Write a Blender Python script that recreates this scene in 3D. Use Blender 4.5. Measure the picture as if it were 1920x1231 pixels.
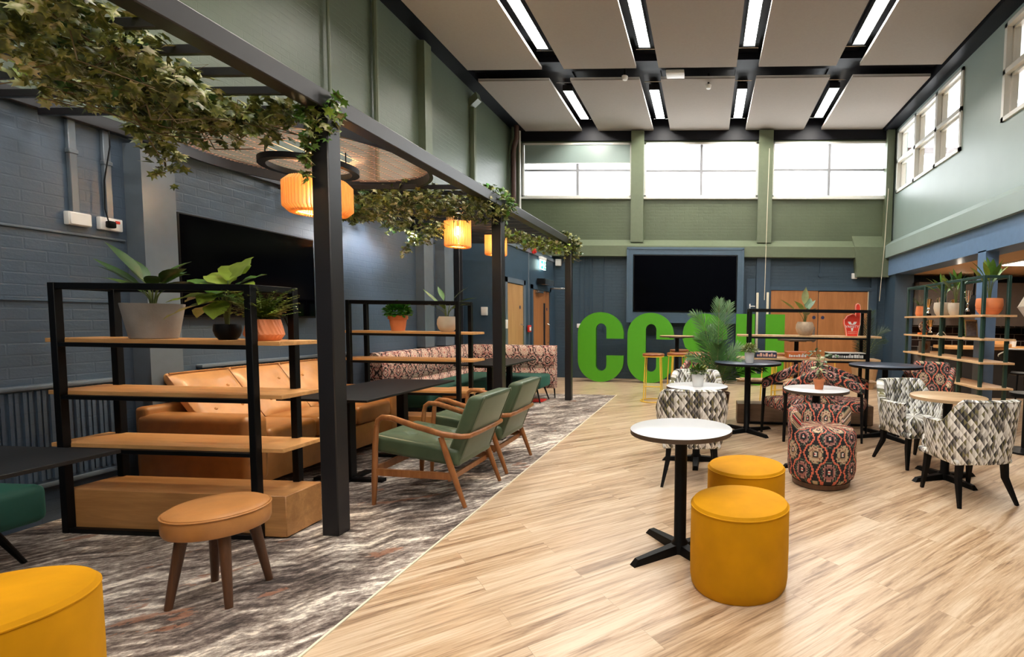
import bpy, bmesh, math, random
from mathutils import Vector, Matrix, noise
from mathutils.geometry import tessellate_polygon
PI = math.pi
sc = bpy.context.scene
for o in list(bpy.data.objects): bpy.data.objects.remove(o)
COL = sc.collection

# ------------------------------------------------------------------ camera
cam_d = bpy.data.cameras.new('camera'); cam = bpy.data.objects.new('camera', cam_d); COL.objects.link(cam)
FPX, CX, CY = 950.0, 1272.94, 659.51
cam_d.sensor_fit = 'HORIZONTAL'; cam_d.sensor_width = 36; cam_d.lens = FPX/1920*36
cam_d.shift_x = (960-CX)/1920; cam_d.shift_y = (CY-615.5)/1920
cam_d.clip_start = 0.05; cam_d.clip_end = 200
# rows: camera right / down / forward, expressed in (X right, down, Y forward)
R_ = ((0.99847708, -0.01375739, 0.05342528), (0.01698847, 0.99802343, -0.06050315), (-0.05248732, 0.06131862, 0.99673723))
def w3(r): return Vector((r[0], r[2], -r[1]))
rt, dn, fw = w3(R_[0]), w3(R_[1]), w3(R_[2])
M3 = Matrix((rt, -dn, -fw)).transposed()
cam.matrix_world = Matrix.Translation((0, 0, 1.4)) @ M3.to_4x4()
sc.camera = cam

# ------------------------------------------------------------------ world, exposure
w = bpy.data.worlds.new('sky'); sc.world = w; w.use_nodes = True
w.node_tree.nodes['Background'].inputs[0].default_value = (0.93, 0.97, 1.0, 1)
w.node_tree.nodes['Background'].inputs[1].default_value = 3.6
sc.view_settings.view_transform = 'Standard'; sc.view_settings.look = 'None'
sc.view_settings.exposure = 1.15; sc.view_settings.gamma = 1; sc.view_settings.use_curve_mapping = False
STRIP_POWER = 36.0

# ------------------------------------------------------------------ node helpers
class NT:
    def __init__(s, name):
        s.m = bpy.data.materials.new(name); s.m.use_nodes = True
        s.t = s.m.node_tree; s.b = s.t.nodes['Principled BSDF']; s.tc = None
    def n(s, typ, **k):
        x = s.t.nodes.new(typ)
        for a, v in k.items(): setattr(x, a, v)
        return x
    def L(s, a, b): s.t.links.new(a, b)
    def put(s, sock, v):
        if hasattr(v, 'is_output') or isinstance(v, bpy.types.NodeSocket): s.L(v, sock)
        else: sock.default_value = v
    def obj(s):
        if not s.tc: s.tc = s.n('ShaderNodeTexCoord')
        return s.tc.outputs['Object']
    def m_(s, op, a, b=0.0, c=None, clamp=False):
        x = s.n('ShaderNodeMath', operation=op, use_clamp=clamp)
        s.put(x.inputs[0], a); s.put(x.inputs[1], b)
        if c is not None: s.put(x.inputs[2], c)
        return x.outputs[0]
    def sep(s, v):
        x = s.n('ShaderNodeSeparateXYZ'); s.L(v, x.inputs[0]); return x.outputs
    def comb(s, a, b, c=0.0):
        x = s.n('ShaderNodeCombineXYZ'); s.put(x.inputs[0], a); s.put(x.inputs[1], b); s.put(x.inputs[2], c); return x.outputs[0]
    def mapg(s, v, loc=(0,0,0), rot=(0,0,0), scale=(1,1,1)):
        x = s.n('ShaderNodeMapping'); s.L(v, x.inputs[0]); x.inputs[1].default_value = loc; x.inputs[2].default_value = rot; x.inputs[3].default_value = scale
        return x.outputs[0]
    def noise(s, v, scale=5, detail=3, rough=0.5, dist=0.0):
        x = s.n('ShaderNodeTexNoise'); s.L(v, x.inputs['Vector']); x.inputs['Scale'].default_value = scale
        x.inputs['Detail'].default_value = detail; x.inputs['Roughness'].default_value = rough; x.inputs['Distortion'].default_value = dist
        return x.outputs[0]
    def ramp(s, f, stops, mode='LINEAR'):
        x = s.n('ShaderNodeValToRGB'); x.color_ramp.interpolation = mode
        e = x.color_ramp.elements
        while len(e) < len(stops): e.new(0.5)
        for i, (p, c) in enumerate(stops): e[i].position = p; e[i].color = (*c, 1) if len(c) == 3 else c
        s.put(x.inputs[0], f); return x.outputs[0]
    def mix(s, f, a, b, mode='MIX'):
        x = s.n('ShaderNodeMix', data_type='RGBA', blend_type=mode)
        s.put(x.inputs[0], f)
        for i, v in ((6, a), (7, b)):
            if isinstance(v, tuple): x.inputs[i].default_value = (*v, 1)[:4]
            else: s.L(v, x.inputs[i])
        return x.outputs[2]
    def bump(s, h, strength=0.3, dist=0.01):
        x = s.n('ShaderNodeBump'); x.inputs['Strength'].default_value = strength; x.inputs['Distance'].default_value = dist
        s.L(h, x.inputs['Height']); s.L(x.outputs[0], s.b.inputs['Normal'])
    def fin(s, col=None, rough=None, metal=None, spec=None, sheen=None):
        if col is not None: s.put(s.b.inputs['Base Color'], (*col, 1) if isinstance(col, tuple) else col)
        if rough is not None: s.put(s.b.inputs['Roughness'], rough)
        if metal is not None: s.b.inputs['Metallic'].default_value = metal
        if spec is not None: s.b.inputs['Specular IOR Level'].default_value = spec
        if sheen is not None:
            s.b.inputs['Sheen Weight'].default_value = sheen[0]; s.b.inputs['Sheen Roughness'].default_value = 0.4
            s.b.inputs['Sheen Tint'].default_value = (*sheen[1], 1)
        return s.m

def plain(name, col, rough=0.5, metal=0.0, var=0.12, scale=12, bump=0.0, spec=None, sheen=None):
    t = NT(name); n = t.noise(t.obj(), scale, 4)
    c = t.mix(n, tuple(x*(1-var) for x in col), tuple(min(1, x*(1+var)) for x in col))
    if bump: t.bump(t.noise(t.obj(), scale*8, 3), bump, 0.004)
    return t.fin(c, rough, metal, spec, sheen)

def emis(name, col, strength):
    t = NT(name); t.fin(col, 0.6)
    t.b.inputs['Emission Color'].default_value = (*col, 1); t.b.inputs['Emission Strength'].default_value = strength
    return t.m

def painted_brick(name, col, vert_axis='x', rough=0.45, strength=0.55, smooth_above=None):
    """painted brickwork: running courses only show as relief in the paint"""
    t = NT(name); s = t.sep(t.obj())
    v = t.comb(s[1] if vert_axis == 'x' else s[0], s[2], 0.0)
    b = t.n('ShaderNodeTexBrick'); t.L(v, b.inputs['Vector'])
    b.inputs['Scale'].default_value = 1.0; b.inputs['Mortar Size'].default_value = 0.006; b.inputs['Mortar Smooth'].default_value = 0.4
    b.inputs['Brick Width'].default_value = 0.225; b.inputs['Row Height'].default_value = 0.075
    b.inputs['Color1'].default_value = (1,1,1,1); b.inputs['Color2'].default_value = (.8,.8,.8,1); b.inputs['Mortar'].default_value = (0,0,0,1)
    n = t.noise(t.mapg(t.obj(), scale=(.7, .7, 2.2)), 9, 5, 0.7); n2 = t.noise(t.obj(), 60, 2)
    h = t.m_('ADD', t.m_('MULTIPLY', b.outputs['Color'], t.m_('MULTIPLY', t.noise(t.obj(), 3.1, 3, .6), 1.3)), t.m_('MULTIPLY', n, 1.1)); h = t.m_('ADD', h, t.m_('MULTIPLY', n2, 0.25))
    t.bump(h, strength, 0.008)
    c = t.mix(t.noise(t.obj(), 1.7, 4), tuple(x*0.85 for x in col), tuple(x*1.18 for x in col))
    c = t.mix(t.m_('MULTIPLY', b.outputs['Fac'], 0.10), c, tuple(x*0.6 for x in col))
    return t.fin(c, rough)

def wood(name, c1, c2, axis=0, rough=0.45, scale=1.0, rings=1.0):
    t = NT(name); sc_ = [9, 9, 9]; sc_[axis] = 0.9
    v = t.mapg(t.obj(), scale=tuple(x*scale for x in sc_))
    n = t.noise(v, 1.6, 5, 0.62, 0.6); n2 = t.noise(v, 9, 3, 0.6)
    f = t.m_('ADD', t.m_('MULTIPLY', n, 0.75), t.m_('MULTIPLY', n2, 0.25))
    c = t.ramp(f, [(0.30, c2), (0.52, tuple((a+b)/2 for a, b in zip(c1, c2))), (0.68, c1)])
    t.bump(f, 0.08, 0.004)
    return t.fin(c, rough)

def kilim(name, cols, cell=0.2, mode='cyl', rough=0.85, edge_col=(0.1, 0.1, 0.1), alt=None, ew=.045):
    """woven medallion pattern: scalloped lozenges between honeycomb lines on a dark ground"""
    t = NT(name); s = t.sep(t.obj())
    if mode == 'cyl': u = t.m_('MULTIPLY', t.m_('ARCTAN2', s[1], s[0]), 0.29); v = t.m_('SUBTRACT', s[2], t.m_('MULTIPLY', t.m_('ADD', t.m_('MULTIPLY', s[0], s[0]), t.m_('MULTIPLY', s[1], s[1])), 2.0))
    elif mode == 'flat': u = t.m_('ADD', s[0], t.m_('MULTIPLY', s[1], 0.7)); v = t.m_('ADD', s[2], t.m_('MULTIPLY', s[1], 0.45))
    else: u = t.m_('ADD', s[0], s[1]); v = s[2]
    step = cell*.045
    u = t.m_('MULTIPLY', t.m_('FLOOR', t.m_('DIVIDE', u, step)), step); v = t.m_('MULTIPLY', t.m_('FLOOR', t.m_('DIVIDE', v, step)), step)
    def cellf(x, off, k): return t.m_('ABSOLUTE', t.m_('SUBTRACT', t.m_('FRACT', t.m_('ADD', t.m_('DIVIDE', x, k), off)), 0.5))
    def dist(off):
        a, b = cellf(u, off, cell), cellf(v, off, cell*1.25)
        d = t.m_('MAXIMUM', t.m_('MULTIPLY', a, 1.15), t.m_('ADD', t.m_('MULTIPLY', a, .55), t.m_('MULTIPLY', b, .95)))
        ang = t.m_('ARCTAN2', b, t.m_('ADD', a, .0001)); sc_ = t.m_('MULTIPLY', t.m_('SINE', t.m_('MULTIPLY', ang, 14.0)), t.m_('MULTIPLY', d, 0.11))
        return d, t.m_('ADD', d, sc_)
    d1, e1 = dist(0.0); d2, e2 = dist(0.5)
    inner = t.ramp(e1, cols, 'CONSTANT'); k = len(cols)
    other = t.ramp(e2, alt if alt else [(p, cols[(i+3) % k][1]) for i, (p, _) in enumerate(cols)], 'CONSTANT')
    c = t.mix(t.m_('LESS_THAN', t.m_('SUBTRACT', d2, d1), 0.0), inner, other)
    edge = t.m_('LESS_THAN', t.m_('ABSOLUTE', t.m_('SUBTRACT', d2, d1)), ew)
    c = t.mix(edge, c, edge_col)
    c = t.mix(t.m_('MULTIPLY', t.noise(t.obj(), 160, 2), 0.3), c, (0.02, 0.02, 0.02))
    t.bump(t.noise(t.obj(), 300, 2), 0.25, 0.002)
    return t.fin(c, rough)

def harlequin(name):
    t = NT(name); s = t.sep(t.obj())
    u = t.m_('MULTIPLY', t.m_('ARCTAN2', s[0], t.m_('MULTIPLY', s[1], -1.0)), 0.31); v = t.m_('ADD', s[2], t.m_('MULTIPLY', s[1], 0.15))
    k = 0.041
    p = t.m_('DIVIDE', t.m_('ADD', u, t.m_('MULTIPLY', v, 0.66)), k); q = t.m_('DIVIDE', t.m_('SUBTRACT', u, t.m_('MULTIPLY', v, 0.66)), k)
    fp, fq = t.m_('FLOOR', p), t.m_('FLOOR', q)
    wn = t.n('ShaderNodeTexWhiteNoise', noise_dimensions='2D'); t.L(t.comb(fp, fq), wn.inputs['Vector'])
    wn2 = t.n('ShaderNodeTexWhiteNoise', noise_dimensions='2D'); t.L(t.comb(t.m_('FLOOR', t.m_('MULTIPLY', fp, 0.5)), t.m_('FLOOR', t.m_('MULTIPLY', fq, 0.5))), wn2.inputs['Vector'])
    g = t.m_('ADD', t.m_('MULTIPLY', t.m_('GREATER_THAN', t.m_('FRACT', p), t.m_('SUBTRACT', 1.0, t.m_('FRACT', q))), 0.62), t.m_('MULTIPLY', t.m_('FRACT', p), 0.38))
    f = t.m_('ADD', t.m_('MULTIPLY', wn.outputs[0], 0.55), t.m_('ADD', t.m_('MULTIPLY', wn2.outputs[0], 0.15), t.m_('MULTIPLY', g, 0.34)))
    c = t.ramp(f, [(0.12, (0.02, 0.022, 0.026)), (0.31, (0.10, 0.095, 0.09)), (0.40, (0.24, 0.22, 0.09)), (0.46, (0.16, 0.15, 0.16)), (0.57, (0.55, 0.53, 0.48)), (0.74, (0.95, 0.95, 0.92))])
    # paler heart of each larger motif
    a = t.m_('ABSOLUTE', t.m_('SUBTRACT', t.m_('FRACT', t.m_('DIVIDE', u, 0.172)), 0.5)); b = t.m_('ABSOLUTE', t.m_('SUBTRACT', t.m_('FRACT', t.m_('DIVIDE', v, 0.215)), 0.5))
    c = t.mix(t.m_('MULTIPLY', t.m_('LESS_THAN', t.m_('ADD', a, b), 0.17), 0.6), c, (0.92, 0.92, 0.9))
    t.bump(t.noise(t.obj(), 300, 2), 0.2, 0.002)
    return t.fin(c, 0.8)

def floor_wood():
    t = NT('oak_vinyl_planks'); v = t.mapg(t.obj(), rot=(0, 0, -math.radians(41)))
    b = t.n('ShaderNodeTexBrick'); t.L(v, b.inputs['Vector']); b.offset = 0.37
    b.inputs['Scale'].default_value = 1; b.inputs['Brick Width'].default_value = 1.25; b.inputs['Row Height'].default_value = 0.185
    b.inputs['Mortar Size'].default_value = 0.0008; b.inputs['Mortar Smooth'].default_value = 0.1; b.inputs['Bias'].default_value = 0
    b.inputs['Color1'].default_value = (0, 0, 0, 1); b.inputs['Color2'].default_value = (1, 1, 1, 1); b.inputs['Mortar'].default_value = (.5, .5, .5, 1)
    tone = t.sep(b.outputs['Color'])[0] if False else b.outputs['Color']
    gv = t.n('ShaderNodeVectorMath', operation='ADD'); t.L(t.mapg(v, scale=(0.5, 8.5, 1)), gv.inputs[0])
    t.L(t.comb(t.m_('MULTIPLY', tone, 9.0), t.m_('MULTIPLY', tone, 17.0)), gv.inputs[1])
    g = t.noise(gv.outputs[0], 1.35, 8, 0.66, 1.3); g2 = t.noise(gv.outputs[0], 9, 4, 0.7)
    f = t.m_('ADD', t.m_('MULTIPLY', g, 0.72), t.m_('MULTIPLY', g2, 0.28))
    c = t.ramp(f, [(0.33, (0.11, 0.055, 0.03)), (0.41, (0.28, 0.165, 0.09)), (0.49, (0.50, 0.335, 0.20)), (0.60, (0.68, 0.53, 0.375))])
    c = t.mix(t.m_('MULTIPLY', tone, 0.22), c, (0.64, 0.49, 0.34))
    c = t.mix(t.m_('MULTIPLY', b.outputs['Fac'], .55), c, (0.2, 0.13, 0.08))
    t.bump(f, 0.06, 0.002)
    r = t.m_('ADD', t.m_('MULTIPLY', f, 0.16), 0.22)
    return t.fin(c, r, spec=0.55)

def carpet_mat():
    t = NT('distressed_carpet'); v = t.mapg(t.obj(), rot=(0, 0, -math.radians(38)))
    s = t.sep(v)
    tri = t.m_('PINGPONG', t.m_('ADD', s[0], t.m_('MULTIPLY', t.noise(v, 0.8, 1), .8)), 0.21)
    zig = t.m_('MULTIPLY', t.m_('SUBTRACT', tri, 0.1), 0.45)
    wv = t.comb(t.m_('MULTIPLY', s[0], 3.4), t.m_('MULTIPLY', t.m_('ADD', s[1], zig), 17.0))
    st = t.noise(wv, 1.1, 2.5, 0.5, 0.4)                       # long broken streaks
    patch = t.noise(t.mapg(v, scale=(.6, 1.3, 1)), 2.0, 5, 0.6); fine = t.noise(t.mapg(v, scale=(.55, 1, 1)), 42, 5, 0.78)
    f = t.m_('ADD', t.m_('MULTIPLY', st, 0.32), t.m_('ADD', t.m_('MULTIPLY', patch, 0.34), t.m_('MULTIPLY', fine, 0.34)))
    c = t.ramp(f, [(0.41, (0.035, 0.025, 0.021)), (0.46, (0.115, 0.085, 0.072)), (0.50, (0.25, 0.20, 0.17)), (0.54, (0.42, 0.36, 0.31)), (0.585, (0.86, 0.77, 0.66))])
    rust = t.m_('GREATER_THAN', t.m_('ADD', t.noise(t.mapg(v, loc=(3, 7, 0), scale=(1, 2.2, 1)), 1.9, 4, 0.6), t.m_('MULTIPLY', fine, 0.14)), 0.70)
    c = t.mix(t.m_('MULTIPLY', rust, 0.65), c, (0.33, 0.135, 0.07))
    t.bump(fine, 0.5, 0.006)
    return t.fin(c, 0.95)

# ------------------------------------------------------------------ palette
M = {}
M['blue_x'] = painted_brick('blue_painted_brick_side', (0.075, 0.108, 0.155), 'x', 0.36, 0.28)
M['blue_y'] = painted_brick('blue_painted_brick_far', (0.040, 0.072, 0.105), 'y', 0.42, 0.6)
M['blue'] = plain('blue_paint', (0.045, 0.080, 0.12), 0.4)
M['blue_light'] = plain('blue_gloss_paint', (0.14, 0.175, 0.215), 0.3)
M['blue_mid'] = plain('mid_blue_paint', (0.075, 0.125, 0.18), 0.35)
M['blue_bright'] = plain('sky_blue_gloss_paint', (0.15, 0.25, 0.42), 0.3)
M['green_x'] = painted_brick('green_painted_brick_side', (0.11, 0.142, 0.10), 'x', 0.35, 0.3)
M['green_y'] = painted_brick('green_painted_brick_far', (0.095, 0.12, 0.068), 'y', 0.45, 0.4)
M['green'] = plain('green_paint', (0.135, 0.165, 0.10), 0.4)
M['green_sheen'] = plain('sheen_tinted_green_gloss', (0.30, 0.385, 0.36), 0.36, var=0.08, scale=2)  # window sheen on the right wall put into this paler, bluish green
M['ceil_black'] = plain('black_ceiling_paint', (0.0035, 0.004, 0.008), 0.5, spec=0.25)
M['acoustic'] = plain('acoustic_panel_fabric', (0.36, 0.32, 0.285), 0.95, var=0.06, scale=30, bump=0.15)
M['acoustic_edge'] = plain('acoustic_panel_edge', (0.5, 0.48, 0.45), 0.8)
M['black'] = plain('black_powder_coat', (0.0025, 0.0025, 0.003), 0.5, spec=0.2)
M['charcoal'] = plain('charcoal_powder_coat', (0.014, 0.013, 0.015), 0.36)
M['table_black'] = plain('black_laminate', (0.006, 0.006, 0.007), 0.45, bump=0.05, spec=0.3)
M['table_blue'] = plain('blue_grey_laminate', (0.05, 0.065, 0.10), 0.3)
M['marble'] = plain('pale_marble_laminate', (0.66, 0.66, 0.68), 0.28, var=0.05, scale=4)
M['table_edge'] = wood('dark_oak_edge', (0.11, 0.07, 0.045), (0.05, 0.032, 0.02))
M['oak'] = wood('honey_oak_board', (0.86, 0.47, 0.18), (0.58, 0.27, 0.085), 0)
M['oak_y'] = wood('honey_oak_board_deep', (0.85, 0.58, 0.33), (0.60, 0.35, 0.16), 1)
M['plinth'] = wood('oak_plinth', (0.62, 0.31, 0.11), (0.38, 0.17, 0.055), 0)
M['plinth_m'] = wood('brown_oak_plinth', (0.30, 0.19, 0.12), (0.17, 0.10, 0.06), 0)
M['door'] = wood('veneered_door', (0.52, 0.22, 0.075), (0.34, 0.13, 0.04), 2, 0.4, 0.6)
M['door_light'] = wood('pale_veneered_door', (0.62, 0.37, 0.16), (0.45, 0.24, 0.09), 2, 0.4, 0.6)
M['teak'] = wood('warm_teak', (0.42, 0.17, 0.055), (0.22, 0.075, 0.022), 2, 0.32, 1.5)
M['walnut'] = wood('walnut_leg', (0.13, 0.055, 0.025), (0.06, 0.025, 0.012), 2, 0.4, 1.5)
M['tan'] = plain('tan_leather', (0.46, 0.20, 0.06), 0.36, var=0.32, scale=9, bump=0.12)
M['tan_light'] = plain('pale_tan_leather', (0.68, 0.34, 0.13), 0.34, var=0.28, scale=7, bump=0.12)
M['green_leather'] = plain('sage_green_velvet', (0.058, 0.088, 0.046), 0.42, var=0.25, scale=10, sheen=(0.25, (0.6, 0.75, 0.6)))
M['emerald'] = plain('emerald_velvet', (0.004, 0.055, 0.038), 0.7, var=0.3, scale=6, sheen=(0.3, (0.2, 0.8, 0.6)))
M['mustard'] = plain('mustard_velvet', (0.58, 0.255, 0.0), 0.8, var=0.3, scale=5, spec=0.2, sheen=(0.10, (1.0, 0.7, 0.1)))
M['yellow_metal'] = plain('yellow_powder_coat', (0.85, 0.56, 0.07), 0.4)
M['white'] = plain('white_plastic', (0.9, 0.9, 0.88), 0.4, var=0.04)
M['mullion'] = plain('backlit_window_bar', (0.30, 0.31, 0.33), 0.4, var=0.04)  # white bars greyed, their backlit shade put into the colour
M['frame_white'] = plain('white_window_paint', (0.75, 0.75, 0.70), 0.35, var=0.04)
M['screen'] = plain('dark_screen', (0.001, 0.001, 0.002), 0.10, var=0.0, spec=0.12)
M['letter'] = plain('lime_green_foam_letter', (0.075, 0.36, 0.008), 0.45, var=0.06)
M['letter_edge'] = plain('dark_green_letter_edge', (0.03, 0.17, 0.01), 0.5)
M['terracotta'] = plain('terracotta', (0.62, 0.20, 0.075), 0.7, bump=0.1)
M['coral_pot'] = plain('coral_glazed_pot', (0.85, 0.27, 0.10), 0.5)
M['concrete'] = plain('grey_concrete_pot', (0.30, 0.27, 0.25), 0.8, bump=0.2, var=0.2)
M['stone_pot'] = plain('beige_stone_pot', (0.50, 0.38, 0.27), 0.8, bump=0.2, var=0.3, scale=25)
M['cream_pot'] = plain('cream_pot', (0.62, 0.53, 0.42), 0.7)
M['soil'] = plain('soil', (0.03, 0.02, 0.012), 0.95)
M['leaf_dark'] = plain('dark_green_leaf', (0.035, 0.10, 0.02), 0.4, var=0.4, scale=20)
M['leaf_mid'] = plain('mid_green_leaf', (0.09, 0.21, 0.025), 0.4, var=0.4, scale=20)
M['leaf_lime'] = plain('lime_green_leaf', (0.26, 0.36, 0.04), 0.4, var=0.4, scale=20)
M['leaf_olive'] = plain('olive_fern_leaf', (0.20, 0.24, 0.03), 0.5, var=0.4, scale=20)
M['leaf_pale'] = plain('pale_sage_leaf', (0.42, 0.46, 0.22), 0.5, var=0.3, scale=20)
M['leaf_box'] = plain('fresh_green_foliage', (0.05, 0.26, 0.015), 0.5, var=0.4, scale=30)
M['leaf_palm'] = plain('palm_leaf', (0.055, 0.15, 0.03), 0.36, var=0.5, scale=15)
M['leaf_deep'] = plain('deep_green_palm_leaf', (0.02, 0.045, 0.022), 0.5)  # darker, duller green than the other palm's leaf
def ivy_mat():
    t = NT('ivy_leaf'); o = t.noise(t.obj(), 11, 3, 0.7)
    c = t.ramp(o, [(0.34, (0.035, 0.055, 0.012)), (0.46, (0.10, 0.125, 0.025)), (0.54, (0.24, 0.26, 0.05)), (0.60, (0.50, 0.48, 0.26)), (0.70, (0.66, 0.58, 0.38))])  # cream end of the ramp paints highlights into the leaf colour
    return t.fin(c, 0.42)
M['ivy'] = ivy_mat()
M['stem'] = plain('brown_stem', (0.12, 0.08, 0.03), 0.7)
M['stem_green'] = plain('green_stem', (0.14, 0.18, 0.05), 0.6)
M['chrome'] = plain('brushed_steel', (0.6, 0.6, 0.6), 0.25, 1.0)
M['silver'] = plain('silver_trophy', (0.75, 0.73, 0.7), 0.15, 1.0)
M['gold'] = plain('gold_trophy', (0.8, 0.5, 0.2), 0.2, 1.0)
M['copper_wire'] = plain('lamplit_copper_lattice', (0.66, 0.36, 0.24), 0.5)  # copper wire paled, with lamp light put into its colour
M['red'] = plain('red_plastic', (0.7, 0.03, 0.02), 0.4)
M['foam_red'] = plain('red_foam', (0.85, 0.045, 0.02), 0.6)
M['foam_pink'] = plain('pale_pink_print', (0.95, 0.55, 0.40), 0.6)
M['cream_ceiling'] = plain('cream_soffit', (0.62, 0.40, 0.22), 0.7, var=0.06)
M['dark_void'] = plain('dark_bar_wall', (0.02, 0.018, 0.018), 0.6)
M['grey_bar'] = plain('taupe_bulkhead', (0.16, 0.13, 0.11), 0.6)
M['green_metal'] = plain('dark_green_powder_coat', (0.02, 0.055, 0.045), 0.35)
M['orange_rim'] = plain('orange_plastic', (0.85, 0.2, 0.03), 0.5)
M['wood_round'] = wood('light_wood_planter', (0.5, 0.33, 0.17), (0.36, 0.2, 0.1), 2)
M['rosewood'] = wood('rosewood_stool_seat', (0.42, 0.13, 0.05), (0.25, 0.07, 0.025), 0, 0.3)
M['table_oak'] = wood('pale_oak_table_top', (0.66, 0.46, 0.27), (0.46, 0.29, 0.15), 0, 0.35)
M['print_dark'] = plain('navy_box_print', (0.03, 0.035, 0.09), 0.4)
M['print_white'] = plain('white_card', (0.8, 0.78, 0.74), 0.5)
M['print_orange'] = plain('orange_box_print', (0.65, 0.16, 0.04), 0.45)
M['print_green'] = plain('green_box_print', (0.03, 0.14, 0.03), 0.45)
M['photo_grey'] = plain('monochrome_photo_print', (0.12, 0.12, 0.14), 0.3, var=0.9, scale=30)
M['lamp_wood'] = plain('birch_ply_fin', (0.85, 0.42, 0.10), 0.5)
M['brown_pipe'] = plain('brown_rusty_pipe', (0.09, 0.045, 0.035), 0.5)
M['cream_paint'] = plain('cream_paint', (0.75, 0.68, 0.52), 0.4)
M['harlequin'] = harlequin('harlequin_weave')
BK = (0.012, 0.012, 0.016)
KC = [(0.0, (0.65, 0.03, 0.04)), (0.03, (0.9, 0.8, 0.72)), (0.055, BK), (0.10, (0.42, 0.27, 0.17)), (0.155, (0.70, 0.52, 0.34)), (0.20, (0.30, 0.10, 0.07)), (0.225, (0.62, 0.47, 0.30)), (0.275, (0.10, 0.15, 0.10)), (0.295, BK), (0.47, BK)]
KA = [(0.0, (0.7, 0.06, 0.05)), (0.035, (0.9, 0.8, 0.7)), (0.06, BK), (0.15, (0.38, 0.15, 0.13)), (0.21, (0.55, 0.30, 0.25)), (0.25, BK), (0.30, (0.12, 0.17, 0.12)), (0.325, BK)]
M['kilim'] = kilim('kilim_weave', KC, 0.23, 'cyl', edge_col=(0.82, 0.20, 0.12), alt=KA, ew=.06)
M['kilim_flat'] = kilim('kilim_weave_flat', KC, 0.19, 'flat', edge_col=(0.82, 0.20, 0.12), alt=KA, ew=.06)
KB = [(0.0, (0.6, 0.14, 0.12)), (0.05, (0.85, 0.60, 0.48)), (0.12, (0.74, 0.40, 0.32)), (0.16, (0.86, 0.66, 0.52)), (0.22, (0.35, 0.11, 0.10)), (0.245, (0.82, 0.60, 0.47)), (0.30, BK), (0.325, (0.72, 0.28, 0.24)), (0.36, (0.80, 0.55, 0.44)), (0.45, (0.03, 0.018, 0.018))]
M['bench'] = kilim('bench_jacquard', KB, 0.27, 'wall', edge_col=(0.03, 0.015, 0.015))

def shade_mat():
    t = NT('glowing_birch_fins'); t.fin((0.95, 0.74, 0.42), 0.5)
    tl = t.n('ShaderNodeBsdfTranslucent'); tl.inputs[0].default_value = (0.97, 0.76, 0.42, 1); mx = t.n('ShaderNodeMixShader'); mx.inputs[0].default_value = 0.65
    t.L(t.b.outputs[0], mx.inputs[1]); t.L(tl.outputs[0], mx.inputs[2]); t.L(mx.outputs[0], t.t.nodes['Material Output'].inputs['Surface'])
    return t.m

def glass_mat():
    t = NT('window_glass')
    tr = t.n('ShaderNodeBsdfTransparent'); gl = t.n('ShaderNodeBsdfGlossy'); gl.inputs['Roughness'].default_value = 0.03
    mx = t.n('ShaderNodeMixShader'); mx.inputs[0].default_value = 0.07; t.L(tr.outputs[0], mx.inputs[1]); t.L(gl.outputs[0], mx.inputs[2])
    t.L(mx.outputs[0], t.t.nodes['Material Output'].inputs['Surface']); return t.m
M['glass'] = glass_mat()

def bar_tiles():
    t = NT('black_metro_tiles'); s = t.sep(t.obj()); b = t.n('ShaderNodeTexBrick'); t.L(t.comb(s[0], s[2]), b.inputs['Vector'])
    b.inputs['Scale'].default_value = 1; b.inputs['Brick Width'].default_value = 0.3; b.inputs['Row Height'].default_value = 0.15; b.inputs['Mortar Size'].default_value = 0.008
    b.inputs['Color1'].default_value = (0.012, 0.01, 0.01, 1); b.inputs['Color2'].default_value = (0.03, 0.018, 0.018, 1); b.inputs['Mortar'].default_value = (0.3, 0.28, 0.26, 1)
    return t.fin(b.outputs['Color'], 0.2)
M['bar_tile'] = bar_tiles()

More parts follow.
